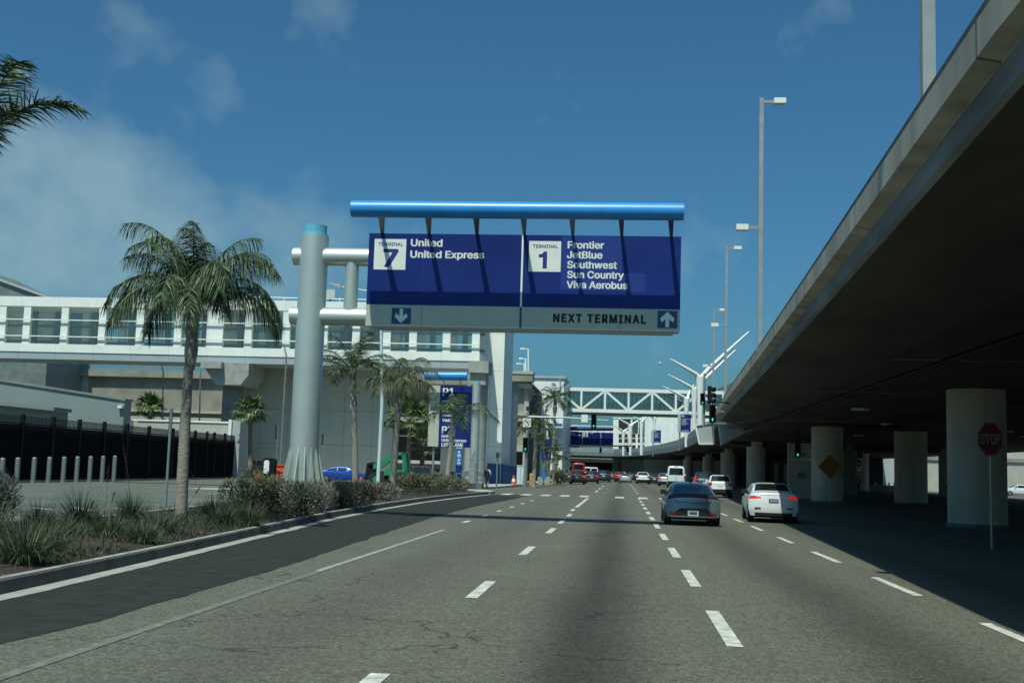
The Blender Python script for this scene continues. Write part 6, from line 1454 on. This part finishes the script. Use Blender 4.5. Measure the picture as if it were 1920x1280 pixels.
# ================================================================== PEOPLE
def person(label, loc, rz=0.0, shirt='cloth_white', legs='cloth_khaki', bag=None, stride=.22, bare=.0, h=1.74, vest=False):
    t = thing('person', label, 'person', loc, None, True, rz); k = h / 1.74
    J = [((0, 0, .95), .15), ((0, 0, 1.15), .14), ((0, .02, 1.36), .165), ((0, .02, 1.48), .07), ((0, .03, 1.55), .065), ((0, .04, 1.66), .095), ((0, .04, 1.74), .075),
         ((-.1, 0, .9), .1), ((-.1, stride * .5, .5), .065), ((-.1, stride * .6 - .06, .09), .045), ((-.1, stride * .6 + .12, .04), .04),
         ((.1, 0, .9), .1), ((.1, -stride * .2, .5), .065), ((.1, -stride, .1), .045), ((.1, -stride + .16, .04), .04),
         ((-.2, .02, 1.42), .06), ((-.27, -.03, 1.15), .045), ((-.26, .1, .93), .036), ((-.25, .14, .84), .036),
         ((.2, .02, 1.42), .06), ((.27, .03, 1.15), .045), ((.26, .16, .95), .036), ((.25, .2, .87), .036)]
    Ed = [(0, 1), (1, 2), (2, 3), (3, 4), (4, 5), (5, 6), (0, 7), (7, 8), (8, 9), (9, 10), (0, 11), (11, 12), (12, 13), (13, 14), (2, 15), (15, 16), (16, 17), (17, 18), (2, 19), (19, 20), (20, 21), (21, 22)]
    def skin(name, idx, mt, parent, grow=0.0, sub=1):
        mp = {a: i for i, a in enumerate(idx)}; me = bpy.data.meshes.new(name + '_skel'); me.from_pydata([tuple(c * k for c in J[a][0]) for a in idx], [(mp[a], mp[b]) for a, b in Ed if a in mp and b in mp], [])
        ob = bpy.data.objects.new(name + '_skel', me); col.objects.link(ob); md = ob.modifiers.new('s', 'SKIN'); md.use_smooth_shade = True
        for i, a in enumerate(idx): me.skin_vertices[0].data[i].radius = ((J[a][1] + grow) * k, (J[a][1] * (.78 if a < 3 else 1) + grow) * k)
        me.skin_vertices[0].data[0].use_root = True
        sb = ob.modifiers.new('u', 'SUBSURF'); sb.levels = sb.render_levels = sub
        dg = bpy.context.evaluated_depsgraph_get(); out = bpy.data.meshes.new_from_object(ob.evaluated_get(dg)); bpy.data.objects.remove(ob); out.name = name; out.materials.clear(); out.materials.append(M[mt])
        o = bpy.data.objects.new(name, out); col.objects.link(o); o.parent = parent; return o
    b_ = skin('body', list(range(23)), 'skin', t)
    skin('shirt', [0, 1, 2, 15, 16, 17, 19, 20, 21], shirt, t, .014)
    skin('trousers', [0, 7, 8, 9, 11, 12, 13] if not bare else [0, 7, 8, 11, 12], legs, t, .014)
    m = MB(); m.tube([(0, .02 * k, 1.64 * k), (0, .03 * k, 1.72 * k), (0, .03 * k, 1.79 * k)], [.105 * k, .105 * k, .05 * k], 14); m.build('hair', 'hair', t, True)
    for sx, sy in ((-.1, stride * .6 + .02), (.1, -stride + .06)): m = MB(); m.tube([(sx, sy - .14, .05), (sx, sy - .02, .06), (sx, sy + .14, .035)], [.04, .052, .035], 10); m.build('shoe', 'cloth_dark', t, True)
    if bag: m = rrect(-.17, .17, 1.0 * k, 1.42 * k, .07, -.34, .18); m.build('backpack', bag, t)
    if vest: m = MB(); m.tube([(0, .02, .98 * k), (0, .02, 1.2 * k), (0, .02, 1.42 * k)], [.2, .2, .22], 16, False); m.build('vest', 'vest', t, True)
    return t
q = P(913, 917, 91.5); person('person in a white shirt and khaki trousers with a dark backpack walking away', (q.x, 91.5, .15), R(-8), bag='cloth_dark', bare=0, h=1.68)
q = P(1607, 920, 150); person('worker in a yellow green vest standing in the shade under the overpass', (P(1608, 900, 150).x, 150, 0), R(160), 'cloth_dark', 'cloth_dark', stride=.05, vest=True, h=2.0)
q = P(1783, 905, 105); person('dark silhouetted person nearest the thick column', (P(1793, 905, 105).x, 105, 0), R(190), 'cloth_dark', 'cloth_dark', stride=.05, h=1.75)
person('dark silhouetted person left of another near the thick column', (P(1781, 905, 103).x, 103, 0), R(170), 'cloth_dark', 'cloth_dark', stride=.05, h=1.85)
